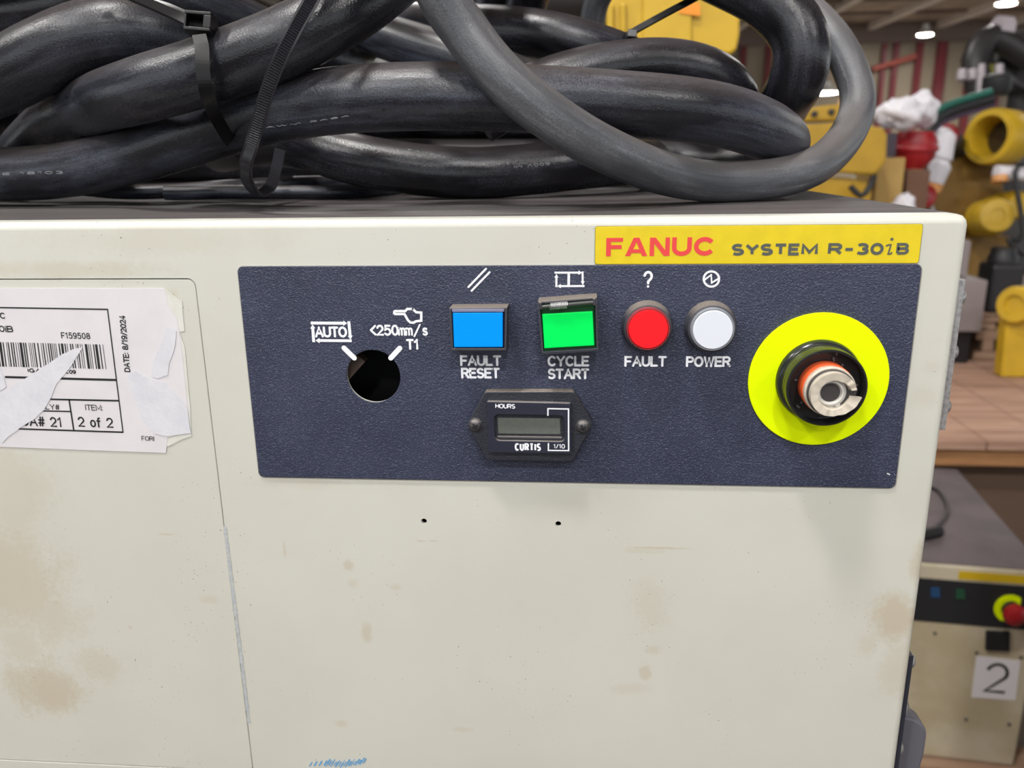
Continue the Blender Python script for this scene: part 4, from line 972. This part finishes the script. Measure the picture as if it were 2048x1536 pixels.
# robot with the open wrist ring
dC = 3.35; kC = dC / 2.75
pr = at(2000, 275, dC)
e = empty('industrial_robot', Vector((at(1960, 400, dC + .25).x, at(1960, 400, dC + .25).y, 0))); tag(e, 'yellow robot arm with an open wrist ring above the grey steel box', 'robot')
def KC(p): return [(r_ * kC, h_ * kC) for r_, h_ in p]
RC = e
ax = Vector((-.86, -.50, .06))
MB().lathe(KC([(.062, -.055), (.086, -.05), (.092, -.04), (.092, .05), (.088, .062), (.068, .065), (.062, .05), (.058, -.055)]), pr, ax, 48, True, False).build('wrist_ring', m_robot, e, 35)
MB().lathe(KC([(.056, -.05), (.056, -.02), (.03, -.018)]), pr, ax, 32).build('wrist_bore', mat('bore_brown', (58, 44, 20), .6), e)
ml = at(1990, 192, dC)
MB().lathe(KC([(.035, 0), (.045, .02), (.045, .06), (.03, .07)]), ml, (0, 0, 1), 20).build('wrist_cap', m_black, e, 40)
MB().prism([at(x, y, dC + .12) for x, y in ((1908, 306), (1950, 308), (1990, 335), (2010, 380), (1985, 440), (1930, 470), (1885, 452), (1862, 400), (1884, 340))], at(1950, 380, dC + .40) - at(1950, 380, dC + .12)).build('upper_arm', mat('robot_yellow_deep_shade', (116, 84, 20), .6), e, bevel=.02, seg=3)  # robot yellow with the shade on the arm put into its colour
pm = at(1988, 432, dC - .02)
MB().lathe(KC([(.060, -.16), (.064, -.02), (.062, .01), (.052, .03), (.022, .034), (.02, .03)]), pm, (-.12, -.95, .15), 40).build('joint_cover', m_robot, e, 35)
MB().lathe(KC([(.045, -.12), (.050, .0), (.040, .02), (.01, .024)]), at(2032, 410, dC + .05), (.2, -.95, .1), 32).build('joint_cover', m_robot, e, 35)
MB().prism([at(x, y, dC + .15) for x, y in ((1900, 452), (1995, 470), (2030, 480), (2040, 700), (1890, 700))], at(1950, 380, dC + .40) - at(1950, 380, dC + .15)).build('lower_arm', mat('robot_yellow_deep_shade', (116, 84, 20), .6), e, bevel=.02)  # same yellow with the shade painted in
bx = at(1960, 400, dC + .25)
MB().lathe([(.22, 0), (.22, .05), (.16, .1), (.16, .75), (.12, .8)], (bx.x, bx.y, 0), (0, 0, 1), 32).build('base', m_robot, e, 40)
wp = MB().tube([at(1992, 345, dC - .05), at(2060, 348, dC - .05)], .024 * kC, 16).build('white_sleeve', m_white, e, 40)
MB().tube([at(1999, 352, dC - .06), at(1999, 364, dC - .06)], .025 * kC, 16).build('orange_cap', mat('orange_cap', (226, 160, 96), .5), e, 40)
MB().tube(spline([at(x, y, dC - .1) for x, y in ((2048, 330), (2030, 345), (2046, 470), (2016, 480), (2048, 510))], .02), .010, 10).build('hose', m_black, e, 50)
# further robot, dark, at the frame edge
e = empty('industrial_robot', Vector((at(2060, 150, 4.2).x, at(2060, 150, 4.2).y, 0))); tag(e, 'distant robot arm wrapped in hoses below the hall lamps', 'robot')
pq = [at(x, y, 4.2) for x, y in ((2070, 120), (1985, 75), (1950, 120), (1960, 180))]
MB().tube(spline(pq, .04), [.07] * 1 if False else .065, 14).build('forearm', m_dkgrey, e, 50)
MB().tube([at(1990, 60, 4.2), at(2016, 62, 4.2)], .07, 16).build('wrist', mat('pale_grey', (176, 166, 172), .4), e, 40)
for x in (1925, 1945, 1962, 1998):
    MB().tube([at(x, 140 if x < 1950 else 130, 4.15), at(x - 2, 160 if x < 1950 else 190, 4.15)], .022, 10).build('gripper_rod', mat('pale_grey', (176, 166, 172), .4), e, 40)
MB().prism([at(x, y, 4.25) for x, y in ((1974, 128), (1994, 128), (1990, 185), (1972, 185))], (0, .08, 0)).build('guard', mat('olive_guard', (120, 116, 34), .5), e)
MB().prism([at(x, y, 4.3) for x, y in ((2010, 60), (2090, 60), (2090, 200), (2030, 170), (1990, 130))], (0, .2, 0)).build('elbow_housing', m_dkgrey, e, bevel=.03)
xb, ybb = at(2080, 150, 4.4).x, at(2080, 150, 4.4).y
MB().lathe([(.25, 0), (.25, .06), (.16, .1), (.14, 1.5), (.10, 1.62)], (xb, ybb, 0), (0, 0, 1), 28).build('base', m_dkgrey, e, 40)
# hose from the wrist ring
ho = empty('cable_hose', at(1840, 420, 3.05)); tag(ho, 'black and green hose bundle curving down from the wrist ring robot', 'hose')
hp = [(1985, 196), (1955, 205), (1915, 217), (1880, 233), (1858, 258), (1850, 300), (1842, 345), (1836, 400), (1832, 470)]
MB().tube(spline([at(x, y, 3.12) for x, y in hp], .03), .022, 12).build('black_hose', m_black, ho, 60)
MB().tube(spline([at(x - 3, y - 13, 3.10) for x, y in hp[:6]], .03), .013, 10).build('green_hose', mat('green_hose', (26, 92, 78), .45), ho, 60)
MB().tube(spline([at(x + 2, y + 12, 3.14) for x, y in hp[:5]], .03), .014, 10).build('violet_hose', mat('violet_hose', (84, 66, 92), .45), ho, 60)

# ================================================================== bench with boxes and bags
BZ = .975
bp = onz(1800, 436, BZ); by0 = bp.y - .05
bx0, bx1 = fp(1756, 400, by0).x, fp(1866, 400, by0).x
e = empty('workbench', ((bx0 + bx1) / 2, by0 + .2, 0)); tag(e, 'grey steel workbench behind the front cabinet', 'bench')
MB().box(((bx0 + bx1) / 2, by0 + .2, BZ - .02), (bx1 - bx0, .4, .04)).build('top', m_grey, e, bevel=.004)
for x in (bx0 + .03, bx1 - .03):
    for y in (by0 + .04, by0 + .36): MB().box((x, y, (BZ - .04) / 2), (.04, .04, BZ - .041)).build('leg', m_grey, e)
def carton(x0, y0, x1, Y, depth, name, label, m, tape=True, zb=None):
    a = fp(x0, y0, Y); b = fp(x1, y0, Y); zb = BZ if zb is None else zb
    e = empty(name, ((a.x + b.x) / 2, Y + depth / 2, zb)); tag(e, label, 'box')
    MB().box(((a.x + b.x) / 2, Y + depth / 2, (a.z + zb) / 2 + .0003), (b.x - a.x, depth, a.z - zb - .0006)).build('body', m, e, bevel=.003)
    if tape: MB().box(((a.x + b.x) / 2, Y + depth / 2, a.z + .0002), (.03, depth + .002, .001)).build('tape', mat('tape', (176, 150, 104), .4), e)
    return a.z
m_card = mat('cardboard', (176, 144, 84), .8, var=.1, vscale=10); m_card2 = mat('cardboard_brown', (112, 80, 62), .8, var=.1, vscale=10)
zt3 = carton(1757, 316, 1812, by0 + .06, .22, 'cardboard_box', 'tan cardboard box on the workbench under the dark crate', m_card)
zt4 = carton(1815, 340, 1862, by0 + .14, .20, 'cardboard_box', 'brown cardboard box beside the tan box on the workbench', m_card2)
zt5 = carton(1756, 266, 1796, by0 + .09, .14, 'plastic_crate', 'dark plastic crate on the tan cardboard box', mat('crate_navy', (54, 44, 56), .5), False, zt3 + .001)
def bag(c, s, label, seed, m=None):
    bm = bmesh.new(); bmesh.ops.create_icosphere(bm, subdivisions=4, radius=1.0)
    for v in bm.verts:
        p = v.co.copy(); q = p * 1.6 + Vector((seed * 3.1, seed, 0)); d = noise.noise(q) * .38 + abs(noise.noise(q * 2.3)) * .22 + noise.noise(q * 6) * .06
        v.co = Vector((p.x * s[0], p.y * s[1], p.z * s[2])) * (1 + d)
    z0 = min(v.co.z for v in bm.verts)
    me = bpy.data.meshes.new('plastic_bag'); bm.to_mesh(me); bm.free(); me.materials.append(m or m_white)
    me.polygons.foreach_set('use_smooth', [True] * len(me.polygons))
    o = bpy.data.objects.new('plastic_bag', me); o.location = (c[0], c[1], c[2] - z0); put(o, None); tag(o, label, 'bag'); return o
yb2 = by0 + .16
bag((fp(1800, 240, yb2).x, yb2, zt5 + .001), (.070, .06, .054), 'crumpled white plastic bag on the dark plastic crate', 2)
bag((fp(1846, 240, yb2 + .08).x, yb2 + .12, zt4 + .137), (.056, .06, .058), 'crumpled white plastic bag on the red cover', 5)
e = empty('red_cover', (fp(1825, 270, yb2 + .08).x, yb2 + .08, zt4 + .0008)); tag(e, 'round red plastic cover on the brown cardboard box', 'cover')
MB().lathe([(.04, 0), (.070, .04), (.076, .095), (.060, .130), (.01, .134)], (fp(1832, 270, yb2 + .08).x, yb2 + .08, zt4 + .0008), (0, 0, 1), 28).build('shell', m_redp, e, 40)
MB().lathe([(.078, .060), (.081, .066), (.081, .076), (.077, .082)], (fp(1832, 270, yb2 + .08).x, yb2 + .08, zt4 + .0008), (0, 0, 1), 28, False, False).build('rim', m_redp, e, 40)
bag((fp(1816, 312, by0 + .04).x, by0 + .03, BZ + .001), (.034, .02, .036), 'small white plastic bag in front of the cardboard boxes', 9)
# white tool heads with orange edges
def tool(px, py, d, e, s=1.0):
    c = at(px, py, d)
    MB().lathe([(.030 * s, -.04 * s), (.033 * s, -.01 * s), (.026 * s, .0), (.030 * s, .004 * s), (.022 * s, .045 * s), (.006 * s, .055 * s)], c, (.25, 0, 1), 24).build('connector_shell', m_white, e, 40)
    MB().lathe([(.030 * s, -.055 * s), (.031 * s, -.041 * s)], c, (.25, 0, 1), 24).build('orange_band', mat('orange_cap', (226, 160, 96), .5), e, 40)
    MB().lathe([(.020 * s, -.13 * s), (.024 * s, -.056 * s)], c, (.25, 0, 1), 16).build('black_grip', m_black, e, 40)
tool(1868, 318, 3.22, ho, 2.2)
MB().lathe([(.016, -.04), (.044, -.027), (.047, .013), (.026, .03)], at(1846, 394, 3.1), (-.4, -.8, .3), 24).build('red_cap', m_redp, ho, 40)
MB().lathe([(.018, -.12), (.018, -.04)], at(1846, 394, 3.1), (-.4, -.8, .3), 12).build('cap_stem', m_black, ho, 40)
MB().lathe([(.03, -.05), (.045, -.04), (.045, .02), (.03, .034)], at(1892, 272, 3.3), (-.3, -.8, .3), 24).build('red_cap', m_redp, RC, 40)
MB().lathe([(.05, -.24), (.05, -.05)], at(1892, 272, 3.3), (-.5, -.8, .2), 20).build('cap_stem', m_black, RC, 40)
# ================================================================== crates added outside the frame to shade the cabinets
def shade_crate(x0, x1, y0, y1, h, label):
    e = empty('wooden_crate', ((x0 + x1) / 2, (y0 + y1) / 2, 0)); tag(e, label, 'crate')
    MB().box(((x0 + x1) / 2, (y0 + y1) / 2, h / 2), (x1 - x0 - .04, y1 - y0 - .04, h - .04)).build('box', mat('crate_dark', (88, 68, 54), .8), e)
    nb = 8; bh = h / nb
    for k in range(nb):
        for y in (y0 + .01, y1 - .01): MB().box(((x0 + x1) / 2, y, bh * (k + .5)), (x1 - x0, .02, bh - .006)).build('side_board', m_wood, e)
    for k in range(8): MB().box((x0 + (x1 - x0) * (k + .5) / 8, (y0 + y1) / 2, h + .0105), ((x1 - x0) / 8 - .006, y1 - y0, .02)).build('lid_board', m_wood, e)
shade_crate(-1.9, .05, -1.75, -.95, 1.12, 'boarded crate added out of view to shade the label side of the cabinet')
shade_crate(.15, 2.1, -1.75, -.95, 1.12, 'boarded crate added out of view to shade the emergency stop side')
shade_crate(.85, 1.55, -.25, .45, 1.15, 'tall boarded crate added out of view to shade the cabinet numbered 2')
